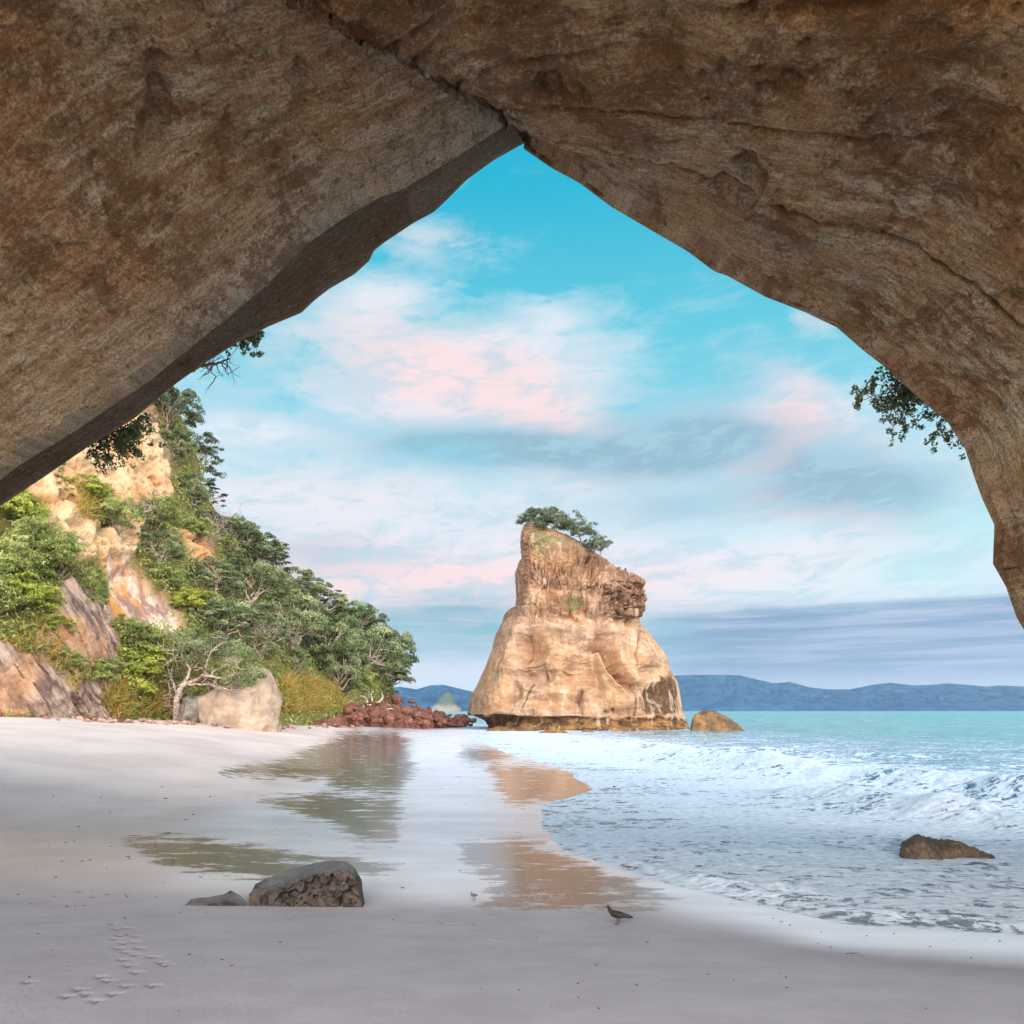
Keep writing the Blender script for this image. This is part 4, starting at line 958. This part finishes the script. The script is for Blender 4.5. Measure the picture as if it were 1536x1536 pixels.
# windswept tree with pale limbs at the back of the beach
def pale_tree():
    rg = np.random.RandomState(41); b0 = on_cliff(262, 1062)+np.array([.4, -.8, 0]); b0[2] = max(sand_z(np.array(b0[0]), np.array(b0[1]))[0], 0)+.1
    s = b0[1]/F; root = empty('windswept_tree', b0); tag(root, 'windswept tree with bare pale twisted limbs at the back of the beach', 'tree')
    T = Tubes(); P2 = lambda u, v, dy=0: np.array([(u-262)*s, dy, (1064-v)*s])
    limbs = [([(262,1068),(268,1045),(272,1028),(283,1012)],.20,.14),([(283,1012),(300,1002),(322,1000),(345,1003),(362,998)],.12,.04),([(272,1028),(262,1010),(256,990),(262,975)],.09,.03),
             ([(283,1012),(290,990),(285,968),(292,950)],.10,.03),([(300,1002),(318,985),(330,965),(345,950)],.08,.025),([(283,1012),(310,1012),(335,1015),(352,1022)],.07,.02),
             ([(262,1062),(252,1050),(262,1020),(256,1004)],.06,.02),([(290,990),(305,972),(312,950)],.06,.02),([(322,1000),(340,985),(365,978)],.06,.02)]
    ends = []
    for pts, r0, r1 in limbs:
        q = catmull(np.array([P2(u, v, .5*math.sin(u*.13)) for u, v in pts]), 16)+rg.normal(size=(16, 3))*.035; q[:, 1] -= 1.0*np.linspace(0, 1, 16)*(r0 < .19); T.add(q, r0, r1, 7)
        ends += [q[-1], q[10]]
        for _ in range(9):
            a = q[rg.randint(6, 16)]; e = a+rg.normal(size=3)*np.array([.7, .6, .35])+np.array([0, 0, .35]); w_ = wander(a, e, rg, 5, .15); T.add(w_, .03, .012, 4); ends.append(e)
            for _ in range(2): T.add(wander(w_[2], w_[2]+rg.normal(size=3)*.35, rg, 4, .1), .014, .006, 3)
    link('trunk', T.mesh('pale_trunk'), M['bark_pale'], root)
    puffs = [(rg.uniform(262, 385), None) for _ in range(42)]; V = []; Fc = []; A = []; n0 = 0
    cs = [P2(u, rg.uniform(928, 962)+.28*max(0, u-310)+rg.uniform(0, 22), rg.uniform(-1.6, 1.)) for u, _ in puffs]+[P2(rg.uniform(330, 392), rg.uniform(985, 1012), rg.uniform(-1, .6)) for _ in range(12)]
    for c in cs:
        m_ = 190; d = rg.normal(size=(m_, 3)); d /= np.linalg.norm(d, axis=1)[:, None]; p = c+d*rg.uniform(.3, .62)*rg.uniform(.5, 1, (m_, 1))*np.array([1.1, 1, .6])
        v, f = leaf_quads(p, d+np.array([0, 0, .4]), .13, rg); V.append(v); Fc.append(f+n0); n0 += len(v); A.append(np.repeat(np.clip(.55+.2*rg.normal()+.15*rg.normal(size=m_), 0, 1), 4))
    link('crown', raw_mesh('pale_crown', np.concatenate(V), np.concatenate(Fc), False, {'var': np.concatenate(A)}), M['leaf_dark'], root)
pale_tree()

# trees on the sea stack
def stack_tree(u, v, w, h, key, label, tilt=(0, 0)):
    su, sv = proj(STACK); dd = (su-u)**2+(sv-v)**2; i, j = np.unravel_index(np.argmin(dd), dd.shape); p = STACK[i, j].copy(); p[1] += 1.4; p[0] *= 1+1.4/p[1]; p[2] -= .1
    plant(key, p, w, h, label, 'trees on the sea stack', tilt=tilt)
proto('top0', 'leaf_deep', 'bark', (4., 2.4), plant_meshes('toptree', 380, 4., 2.8, 'dome', 46, 190, .16, .1, .24))
proto('top1', 'leaf_deep', 'bark', (4., 4.), plant_meshes('toptree', 381, 4., 4., 'bush', 34, 120, .17, .1, .22, base=.35))
NOUN['top'] = ('stunted_tree', 'tree')
stack_tree(802, 797, 46, 34, 'top0', 'low dense wind-clipped tree at the highest left corner of the sea stack')
stack_tree(828, 805, 50, 40, 'top0', 'rounded dense tree second from the left on top of the stack')
stack_tree(868, 820, 54, 62, 'top1', 'open dark tree in the middle of the stack top')
stack_tree(884, 830, 34, 32, 'top1', 'small gap-filling tree right of the open one on the stack')
stack_tree(900, 842, 38, 60, 'top1', 'upright feathery tree lowest on the right of the stack top')

# branches hanging past the cave edge
def hanging(name, pts, Y, seed, label, leafy=True, leaf=.055, twigs=14, tips=None, spread=(34, 30), rad=.16, n=46):
    rg = np.random.RandomState(seed); T = Tubes(); s = Y/F; o0 = at(pts[0][0], pts[0][1], Y); root = empty(name, o0); tag(root, label, 'branch')
    P2 = lambda u, v: np.array([(u-pts[0][0])*s, 0, (pts[0][1]-v)*s])
    q = catmull(np.array([P2(*p) for p in pts]), 24)+rg.normal(size=(24, 3))*.012; T.add(q, .045, .012, 6); ends = []
    for _ in range(twigs):
        a = q[rg.randint(5, 24)]; e = a+rg.normal(size=3)*np.array([spread[0], spread[0], spread[1]])*s; w_ = wander(a, e, rg, 6, .14); T.add(w_, .014, .006, 4); ends += [e, w_[3]]
        for _ in range(3):
            e2 = w_[rg.randint(2, 6)]; e3 = e2+rg.normal(size=3)*.014*F*s*.7; T.add(wander(e2, e3, rg, 4, .1), .007, .003, 3); ends.append(e3)
    for (u, v) in (tips or []):
        e = P2(u, v); a = q[np.argmin(np.linalg.norm(q-e, axis=1))]; w_ = wander(a, e, rg, 6, .1); T.add(w_, .014, .005, 4); ends += [e, e+rg.normal(size=3)*.05, w_[4]]
    link('twigs', T.mesh(name+'_wood'), M['bark'], root)
    if leafy:
        V = []; Fc = []; A = []; n0 = 0
        for c in ends:        # rosettes of stiff leaves at the twig ends
            for _ in range(2):
                cc = c+rg.normal(size=3)*rad*.45; m_ = n//3; d = rg.normal(size=(m_, 3)); d /= np.linalg.norm(d, axis=1)[:, None]
                p = cc+d*rad*.42*rg.uniform(.5, 1, (m_, 1)); v, f = leaf_quads(p, d, leaf*1.25, rg, .5, .5); V.append(v); Fc.append(f+n0); n0 += len(v); A.append(np.repeat(rg.uniform(0, .9, m_), 4))
        link('leaves', raw_mesh(name+'_leaves', np.concatenate(V), np.concatenate(Fc), False, {'var': np.concatenate(A)}), M['leaf_dark'], root)
SH = 24
hanging('hanging_branch', [(1420+SH,600),(1392+SH,575),(1362+SH,580),(1335+SH,590),(1318+SH,600)], 13.2, 51, 'leafy pohutukawa branch reaching in from the right edge of the cave mouth',
        tips=[(1284,600),(1296,590),(1305,605),(1330,545),(1340,560),(1355,548),(1340,655),(1348,632),(1375,630),(1400,655),(1415,640),(1435,660),(1443,672),(1425,655),(1360,615),(1318,618),(1405,625),(1385,600),(1310,575),(1370,560),(1395,620),(1345,600),(1360,645),(1420,610)], twigs=14, spread=(16, 18))
hanging('hanging_branch', [(285,556),(305,548),(325,545),(345,537)], 14, 52, 'bare spiky twig poking out below the left cave ledge', False, twigs=16, spread=(10, 12))
hanging('hanging_branch', [(355,500),(370,508),(380,510),(392,508)], 14, 53, 'small dark leafy sprig on the left cave ledge above the bare twig', twigs=7, spread=(8, 7), rad=.12)
hanging('hanging_branch', [(215,625),(200,640),(185,652),(168,660),(150,672)], 14, 54, 'clump of green leaves and dangling twigs under the left cave ledge', twigs=26, spread=(18, 17), rad=.18)
# ------------------------------------------------------------ rocks
def boulder_mesh(name, seed, sx=1, sy=1, sz=.7, n=1.0, sub=40, flat=.25, blocky=3.2):
    a = np.linspace(0, np.pi, sub)[:, None]; b = np.linspace(0, 2*np.pi, sub*2, endpoint=False)[None]
    d = np.stack([np.sin(a)*np.cos(b), np.sin(a)*np.sin(b), np.cos(a)+0*b], -1)
    rg = np.random.RandomState(seed)
    # planes cut from a sphere give facets and edges
    r = np.full(d.shape[:2], 1.25)
    for _ in range(13):
        nrm = rg.normal(size=3); nrm /= np.linalg.norm(nrm); h = rg.uniform(.62, .95); dot = d@nrm
        r = np.minimum(r, np.where(dot > .05, h/np.maximum(dot, .05), 9))
    r = r + n*.10*fbm(d*1.6+seed, 4, seed=seed % 90) + n*.03*fbm(d*6+seed, 4, seed=seed % 80)
    P = d*r[..., None]*np.array([sx, sy, sz])
    return grid_mesh(name, P, wrap=True, flip=True)
RP = [boulder_mesh('red_boulder', 400+i, 1, 1, .75, sub=26) for i in range(7)]
for m_ in RP: m_.materials.append(M['red'])
def put_rock(me, name, u, v, w, label, cat, group=None, rg=random.Random(3), Y=None, sink=.25, asp=1., gz=None):
    if Y is None:
        Y = 60.
        for _ in range(30):
            x = (u-768)/F*Y; z = max(float(sand_z(np.array(x), np.array(Y))[0]), -.1); Y2 = (H-z)*F/(v-1066) if v > 1067 else Y; Y = .5*Y+.5*min(max(Y2, 3), 110)
    x = (u-768)/F*Y; z = max(float(sand_z(np.array(x), np.array(Y))[0]), -.1) if gz is None else gz
    o = bpy.data.objects.new(name, me); C.objects.link(o); r = w*Y/F/2
    o.scale = (r*rg.uniform(.9, 1.1), r*rg.uniform(.8, 1.1), r*rg.uniform(.8, 1.15)*asp); o.rotation_euler = (rg.uniform(-.2, .2), rg.uniform(-.2, .2), rg.uniform(0, 6.28))
    o.location = (x, Y, z+r*.75*asp-sink*r*asp); return tag(o, label, cat, group)
def place_reds():
    rg = random.Random(17); big = [(575,1056,36,86,'largest red boulder, rounded, at the foot of the last tree'),(594,1048,30,90,'red boulder on the crest of the headland rocks'),(607,1062,30,86,'red boulder second from the crest, sloping seaward'),
        (560,1066,30,78,'wide red boulder beside the driftwood'),(585,1074,34,80,'broad low red boulder at the sand edge below the crest'),(622,1068,26,90,'red boulder where the pile begins to drop to the sea'),(640,1072,24,95,'squarish red rock on the lower seaward pile'),
        (540,1070,26,76,'red boulder just right of the tall grass'),(665,1078,22,100,'dark red rock near the seaward end of the pile'),(690,1082,20,104,'small red rock nearly last towards the sea'),(612,1078,26,84,'flat red boulder in front of the pile')]
    for i, (u, v, w, Y, lb) in enumerate(big):
        w *= .6; v += 5
        Y = Y-12; z = H-(v+w*.35-1066)/F*Y; put_rock(RP[i % 7], 'red_boulder', u, v, w, lb, 'rock', 'red rocks at the headland tip', Y=Y, gz=z, sink=0.)
    for i in range(190):
        t = rg.random(); u = 520+190*t; top = np.interp(u, [520, 560, 590, 610, 650, 710], [1058, 1048, 1042, 1050, 1066, 1080]); bot = np.interp(u, [520, 600, 650, 710], [1080, 1086, 1087, 1089])
        v = top+(bot-top)*rg.random()**.8; Y = np.interp(u, [520, 600, 710], [58, 72, 100])+ (bot-v)*.35; w = 4.5+11*rg.random()**2.
        put_rock(RP[i % 7], 'red_boulder', u, v, w, 'red-brown rock in the tumbled pile at the headland tip', 'rock', 'red rocks at the headland tip', Y=Y, gz=H-(v+w*.3-1066)/F*Y, sink=0.)
    rb = [boulder_mesh('rubble', 430+i, 1, 1, .6, sub=14) for i in range(4)]
    for m_ in rb: m_.materials.append(M['rubble'])
    for i in range(120):
        u = rg.uniform(60, 545) if i > 25 else rg.uniform(110, 320); v0 = np.interp(u, [60, 300, 420, 545], [1071, 1076, 1078, 1083]); v = v0+rg.gauss(-1.5, 3.2)
        Y = np.interp(u, [60, 165, 262, 350, 415, 545], [35, 38, 42, 45.5, 48, 66])-rg.uniform(0, 2.5); w = 2.5+10*rg.random()**2.2
        x = (u-768)/F*Y; put_rock(rb[i % 4] if i % 5 else RP[i % 7], 'beach_stone', u, v, w, 'small pinkish stone in the rubble line at the cliff foot', 'rock', 'stones along the cliff foot', Y=Y, sink=.3)
place_reds()
def bank():
    us = np.linspace(430, 716, 240); n2 = 30; a = np.linspace(0, 1, n2)[:, None]
    Y0 = np.interp(us, [430, 520, 600, 716], [50, 57, 71, 99]); dep = np.interp(us, [430, 520, 600, 716], [2, 4, 7, 6])
    vt = np.interp(us, [430, 500, 520, 560, 590, 610, 650, 700, 716], [1078, 1068, 1062, 1052, 1049, 1056, 1070, 1083, 1088]); vb = np.interp(us, [430, 520, 600, 650, 716], [1084, 1085, 1090, 1091, 1092])
    Y = Y0[None]+3.5+dep[None]*a; up = np.sin(np.pi*np.clip(a*.8, 0, 1))
    v = vb[None]+(vt-vb)[None]*up; P = np.stack([(us[None]-768)/F*Y, Y, H-(v+3-1066)/F*(Y0[None]+2)], -1)
    P += (.6*fbm(P*1.3, 5, .65, seed=491, ridged=True))[..., None]*np.array([.3, .3, .6])-np.array([0, 0, .45])
    tag(link('rocky_ground', grid_mesh('rocky_ground', P), M['red']), 'broken red rock ground under the boulders at the headland tip', kind='structure')
bank()
def big_boulder():
    for (pts, Y, dep, mat, lb, seed) in (([(298,1120),(300,1052),(310,1048),(328,1042),(350,1034),(368,1018),(384,1006),(398,1010),(407,1022),(413,1048),(414,1120)], 46, 2.2, 'pale_boulder', 'huge pale grey and cream boulder with orange streaks at the back of the beach', 441),
                             ([(268,1115),(268,1058),(276,1044),(288,1042),(297,1052),(302,1115)], 44.5, .8, 'grey_boulder', 'upright grey boulder between the pale-limbed tree and the huge pale boulder', 442)):
        vs = np.linspace(min(p[1] for p in pts), max(p[1] for p in pts), 60); i0 = int(np.argmin([p[1] for p in pts]))
        L = np.interp(vs, [p[1] for p in pts[:i0+1]][::-1], [p[0] for p in pts[:i0+1]][::-1]); R_ = np.interp(vs, [p[1] for p in pts[i0:]], [p[0] for p in pts[i0:]])
        s = Y/F; th = np.linspace(0, 2*np.pi, 110, endpoint=False)[None]; cx = ((L+R_)/2-768)*s; hw = np.maximum((R_-L)/2*s, .02)
        se = lambda c, e: np.sign(c)*np.abs(c)**e
        P = np.stack([cx[:, None]+hw[:, None]*se(np.cos(th), .75), Y+dep*se(np.sin(th), .75)*np.minimum(1, hw/hw.max()*1.6)[:, None], np.repeat((H-(vs-1066)*s)[:, None], 110, 1)], -1)
        nn = normals(P); P = P+(.12-.45*fbm(P*.45, 4, seed=seed)-.25*sst(fbm(P*np.array([.9, .9, .35]), 3, seed=seed+5, ridged=True), .1, .6)-.07*fbm(P*3, 4, seed=seed+1))[..., None]*nn
        o = link('boulder', grid_mesh('boulder', P, wrap=True), M[mat]); tag(o, lb, 'boulder')
big_boulder()
# rocks in the water by the stack and in the surf
def sea_rock(name, u0, u1, vt, vb, Y, prof, mat, label, seed, dep=.6, rough=.12, z0=None):
    s = Y/F; n1, n2 = 120, 70; t = np.linspace(0, 1, n1)[:, None]; a = np.linspace(-.15, 1.15, n2)[None]
    hgt = np.interp(t, [p[0] for p in prof], [p[1] for p in prof])*(vb-vt)*s; w_ = (u1-u0)*s
    ang = np.pi*a; x = (u0-768)*s+t*w_; dd = dep*w_*np.sin(np.pi*np.clip(t, .02, .98))**.6
    zb = (H-(vb-1066)*s) if z0 is None else z0
    P = np.stack([x+0*a, Y+dd*.5-np.cos(ang)*dd*.5, zb-.15*w_*.3+np.sin(ang)*(hgt+.15*w_*.3)], -1)
    nn = normals(P); 
    if nn[60, 35, 2] < 0: nn = -nn
    k = w_; P = P+nn*(rough*k*.5*fbm(P/k*4, 5, .6, seed=seed)+rough*k*.35*(fbm(P/k*9, 4, .6, seed=seed+2, ridged=True)-.3))[..., None]*sst(t, 0, .05)[..., None]*sst(-t, -1, -.95)[..., None]
    o = link(name, grid_mesh(name, P), M[mat]); return tag(o, label, 'rock')
sea_rock('sea_rock', 1037, 1124, 1066, 1102, 80, [(0,.2),(.04,.72),(.12,.85),(.3,1),(.5,.97),(.7,.72),(.85,.4),(1,.02)], 'gold', 'smooth ochre rock in the sea just right of the stack', 451, .6, .05)
sea_rock('sea_rock', 802, 858, 1090, 1106, 72, [(0,.1),(.15,.5),(.35,.6),(.5,1),(.65,.6),(.85,.5),(1,.05)], 'gold', 'low dark rock awash in front of the stack', 452, .5, .12)
sea_rock('sea_rock', 868, 900, 1094, 1103, 76, [(0,.1),(.3,.9),(.6,.8),(1,.05)], 'gold', 'small brown rock against the middle of the stack foot', 453, .5, .12)
sea_rock('sea_rock', 728, 812, 1090, 1097, 79, [(0,.1),(.2,.7),(.45,.5),(.7,1),(1,.1)], 'gold', 'flat shelf of rock under the overhanging left corner of the stack', 454, .5, .1)
sea_rock('sea_rock', 912, 962, 1094, 1101, 78, [(0,.1),(.3,.9),(.7,.6),(1,.05)], 'gold', 'low rock under the right part of the stack, washed by foam', 457, .5, .12)
sea_rock('surf_rock', 1356, 1500, 1252, 1294, 10.9, [(0,.08),(.04,.42),(.12,.55),(.25,.68),(.4,.62),(.55,.52),(.7,.42),(.85,.22),(1,.02)], 'surf', 'brown weedy rock lying in the white surf at right', 455, .5, .12, z0=-.02)
sea_rock('surf_rock', 912, 938, 1180, 1190, 21, [(0,.2),(.4,1),(1,.1)], 'surf', 'tiny stone in the shallow foam ahead of the stack', 456, .6, .1)
# foreground stones
def fore_stone():
    Y = 8.35; z0 = float(sand_z(np.array(-2.4), np.array(Y))[0]); s = (H-z0)/(1362-1066)
    Y = s*F; u0, u1 = 373, 543
    n1, n2 = 260, 300; t = np.linspace(0, 1, n1)[:, None]; a = np.linspace(0, 1, n2)[None]
    top = np.interp(t, [0,.02,.06,.15,.3,.5,.66,.8,.9,.96,1], [.42,.52,.58,.66,.80,.92,.99,.97,.84,.60,.16])*64*s     # far rim of the top
    edge = np.interp(t, [0,.02,.08,.16,.3,.5,.7,.85,.93,1], [.36,.40,.36,.42,.56,.74,.93,.90,.74,.10])*64*s      # front rim
    W_ = (u1-u0)*s; D_ = .34*W_*np.sin(np.pi*np.clip(t, .015, .985))**.35
    x = (u0-768)*s+t*W_
    # section: bottom front -> bulging front face -> front rim -> dished top -> rear rim -> down behind
    sy = np.interp(a, [0,.1,.25,.42,.46,.6,.75,.8,1], [.10,.0,-.02,.03,.08,.4,.85,.95,1.0]); f = lambda *c: np.interp(a, [0,.1,.25,.42,.46,.6,.75,.8,1], c)
    zz = edge*f(-.25,.05,.5,.97,1.0,.55,.1,0,0)+top*f(0,0,0,0,0,.35,.92,.95,-.3)
    P = np.stack([x+0*a, Y+D_*(sy-.02)+0*x, z0-.01+zz], -1); nn = normals(P)
    if nn[130, 40, 1] > 0: nn = -nn
    face = sst(a, .05, .12)*sst(-a, -.50, -.42)*sst(t, 0, .03)
    W2 = P/W_; pit = pn(W2*13+4, 31); pit2 = pn(W2*30, 32)
    belt = sst(fbm(W2*4, 2, seed=33)+.35*(1-np.abs(a-.27)*5)+.45*sst(t, .15, .5), .05, .4)
    d = W_*(.018*fbm(W2*5, 5, .55, seed=461)) - face*W_*(.060*sst(pit, .16, .34)+.020*sst(pit2, .15, .4))*(.25+.75*belt)
    P = P+nn*d[..., None]
    o = link('beach_boulder', grid_mesh('beach_boulder', P), M['fore']); tag(o, 'dark wedge-shaped stone with a dished top and pitted side, lying on the near sand', 'rock')
    # low flat stone beside it
    u0, u1 = 275, 368; x = (u0-768)*s+t*(u1-u0)*s; W_ = (u1-u0)*s
    hgt = np.interp(t, [0,.08,.3,.55,.68,.8,.92,1], [.02,.40,.42,.55,.95,.75,.45,.02])*20*s; z1 = float(sand_z(np.array(-3.2), np.array(Y))[0])-.005
    sy = np.interp(a, [0,.25,.4,.8,1], [0,.02,.1,.9,1]); zz = hgt*np.interp(a, [0,.25,.4,.62,.8,1], [-.3,.45,.5,.65,1.,-.3])
    P = np.stack([x+0*a, Y+.30*W_*(sy-.1)*np.sin(np.pi*np.clip(t, .02, .98))**.5, z1+zz], -1); nn = normals(P)
    if nn[130, 100, 2] < 0: nn = -nn
    P = P+nn*(W_*.03*fbm(P/W_*4, 5, seed=463))[..., None]
    o = link('beach_boulder', grid_mesh('beach_boulder', P), M['fore']); tag(o, 'low flat dark stone half buried in sand, left of the pitted wedge', 'rock')
fore_stone()

# ------------------------------------------------------------ driftwood, sticks, shells
def stick(name, pts, Y, r, mat, label, cat, extra=(), gz=None, seed=1, parent_thing=None):
    rg = np.random.RandomState(seed); T = Tubes(); s = Y/F
    x0 = (pts[0][0]-768)*s; z = float(sand_z(np.array(x0), np.array(Y))[0]) if gz is None else gz
    for j, pl in enumerate([pts]+list(extra)):
        q = []
        for (u, v) in pl:
            if gz is None:
                yy = (H-z)*F/(v-1066); xx = (u-768)/F*yy; q.append((xx-x0, yy-Y, float(sand_z(np.array(xx), np.array(yy))[0])-z+r*.8))
            else: q.append(((u-pts[0][0])*s, .3*math.sin(u), H-(v-1066)*s-z))
        q = catmull(np.array(q), 14)+rg.normal(size=(14, 3))*r*.3; T.add(q, r*(1 if j == 0 else .7), r*.25, 6)
    o = link(name, T.mesh(name), M[mat]); o.location = (x0, Y, z); return tag(o, label, cat)
stick('driftwood', [(538,1066),(552,1058),(568,1054),(585,1058)], 74, .16, 'driftwood', 'bleached branching driftwood log lying on the red rocks', 'driftwood', [[(552,1058),(548,1048),(540,1043)],[(560,1056),(556,1044),(560,1036)],[(568,1054),(574,1046),(572,1040)],[(556,1058),(570,1062),(590,1064)],[(545,1062),(530,1058),(520,1060)]], gz=2., seed=3)
stick('stick', [(655,1386),(664,1392),(680,1391),(700,1390),(716,1395)], 7.6, .006, 'bark', 'thin curved dark twig on the near sand', 'stick', [[(664,1392),(672,1393),(684,1395)]])
stick('stick', [(733,1420),(742,1422),(752,1422)], 7.0, .004, 'bark', 'tiny straight twig on the near sand below the pale bird', 'stick')
stick('stick', [(1268,1442),(1278,1440),(1290,1443),(1300,1440)], 6.6, .004, 'bark', 'small forked twig on the sand at right', 'stick', [[(1278,1440),(1284,1436),(1292,1436)]])
def debris():
    rg = random.Random(23); me = boulder_mesh('shell', 470, 1, .7, .35, sub=10); me.materials.append(M['surf'])
    pts = [(44,1466),(142,1412),(432,1380),(333,1440),(420,1414),(1185,1388),(1160,1378),(1172,1383),(840,1366),(855,1367),(590,1380),(604,1332),(690,1306),(1232,1398),(1300,1404),(1062,1462),(955,1478),(1434,1466),(336,1262),(465,1278),(245,1325),
           (80,1345),(135,1290),(160,1302),(118,1240),(248,1198),(290,1222),(330,1205),(372,1196),(1100,1470),(1500,1412),(1395,1420),(300,1316),(100,1360)]
    pts += [(rg.uniform(20, 1500), rg.uniform(1390, 1520)) for _ in range(34)] + [(rg.uniform(20, 330), rg.uniform(1180, 1380)) for _ in range(40)]
    for (u, v) in pts: put_rock(me, 'shell_fragment', u, v, rg.uniform(2.5, 5.5), 'tiny dark shell or pebble scattered on the sand', 'shell', 'bits scattered on the sand', rg=rg, sink=.3, asp=.6)
debris()

# ------------------------------------------------------------ birds
def skin_body(name, verts, edges, radii, mat, parent, sub=2):
    me = bpy.data.meshes.new(name); me.from_pydata(verts, edges, []); o = link(name, me, mat, parent)
    md = o.modifiers.new('Skin', 'SKIN'); md.use_smooth_shade = True
    for i, r in enumerate(radii): me.skin_vertices[0].data[i].radius = r if hasattr(r, '__len__') else (r, r)
    me.skin_vertices[0].data[0].use_root = True
    sb = o.modifiers.new('Sub', 'SUBSURF'); sb.levels = sub; sb.render_levels = sub
    return o
def bird_mat(name, c1, c2, under):
    m_, t = new_mat(name); p = t.pos(); z = t.sep(p)[2]; a = t.noise(p, 40., 4, .6)
    col = t.mix(t.ss(a, .4, .62), lin(*c1), lin(*c2)); col = t.mix(t.ss(z + (a-.5)*.02, under[1], under[0]), col, lin(*under[2]))
    finish(t, col, .7); return m_
MB = bird_mat('brown_feathers', (30,26,25), (52,45,41), (.062,.072,(72,64,58))); MG = bird_mat('grey_feathers', (92,98,108), (120,126,136), (.075,.085,(226,226,228)))
m_, t_ = new_mat('dark_leg'); finish(t_, lin(58,40,34), .6); ML_ = m_
m_, t_ = new_mat('bird_eye'); finish(t_, lin(12,10,10), .2); ME = m_
def bird(name, u, v, hpx, rz, mat, label):
    Y = 9.
    for _ in range(20):
        x = (u-768)/F*Y; z = float(sand_z(np.array(x), np.array(Y))[0]); Y = (H-z)*F/(v-1066)
    root = empty(name, (x, Y, z+.001), rz, hpx*Y/F/.185); tag(root, label, 'bird')
    # facing -x: tail, rump, belly, breast, neck, head
    V = [(.0,0,.088),(-.035,0,.097),(-.062,0,.118),(-.073,0,.142),(-.083,0,.162),(-.095,0,.163),(.045,0,.082),(.085,0,.070),(.125,0,.062)]
    Ed = [(0,1),(1,2),(2,3),(3,4),(4,5),(0,6),(6,7),(7,8)]
    Rd = [(.034,.036),(.033,.034),(.022,.022),(.014,.015),(.017,.018),(.011,.011),(.027,.026),(.015,.011),(.010,.004)]
    skin_body('body', V, Ed, Rd, mat, root)
    T = Tubes(); T.add([(-.103,0,.162),(-.118,0,.160),(-.131,0,.156)], .0050, .0012, 6); link('bill', T.mesh('bill'), ML_, root)
    for s_, dx in ((.012, -.004), (-.012, .012)):
        T = Tubes(); T.add([(dx,s_,.066),(dx+.004,s_,.036),(dx-.002,s_,.004)], .0048, .003, 6)
        for a in (-.5, 0, .5): T.add([(dx-.002,s_,.004),(dx-.002-.022*math.cos(a),s_+.02*math.sin(a),.001)], .0026, .0012, 4)
        link('leg', T.mesh('leg'), ML_, root)
    # folded wings: long tapered blades lying on the flanks
    for s_ in (1, -1):
        t = np.linspace(0, 1, 14)[:, None]; a = np.linspace(-1, 1, 9)[None]; wd = .026*np.sin(np.pi*np.clip(t*.85+.12, 0, 1))**.7*(1-.25*t)
        P = np.stack([-.045+t*.185+0*a, s_*(.031-.026*t**1.5+.006*(1-a*a)), .101-.034*t+a*wd*.9], -1); Q = P.copy(); Q[..., 1] -= s_*.008
        link('wing', grid_mesh('wing', np.concatenate([P, Q[::-1]], 0)), mat, root)
        e = boulder_mesh('eye', 3, .0026, .0026, .0026, 0, 8); o = link('eye', e, ME, root); o.location = (-.091, s_*.0165, .166)
    return root
bird('shorebird', 926, 1387, 31, R(-6), MB, 'dark brown bird standing at the edge of the wet sand, facing left')
bird('shorebird', 711, 1352, 17, R(62), MG, 'small pale grey and white bird on the wet sand near the pitted stone')
# ------------------------------------------------------------ sea air
def haze():
    x0, x1, y0, y1, z0, z1 = -5200, 5200, -5200, 5600, -6.5, 230
    me = bpy.data.meshes.new('haze'); me.from_pydata([(x, y, z) for x in (x0, x1) for y in (y0, y1) for z in (z0, z1)], [], [(0,1,3,2),(4,6,7,5),(0,4,5,1),(2,3,7,6),(0,2,6,4),(1,5,7,3)])
    m_ = bpy.data.materials.new('haze_air'); m_.use_nodes = True; m_.node_tree.nodes.clear(); t = NT(m_.node_tree)
    v = t.node('ShaderNodeVolumePrincipled', {'Color': lin(206,222,240), 'Density': .00007, 'Anisotropy': .2}); o = t.N.new('ShaderNodeOutputMaterial'); t.L.new(v.outputs[0], o.inputs['Volume'])
    tag(link('haze', me, m_), 'thin sea haze', kind='stuff')
haze()
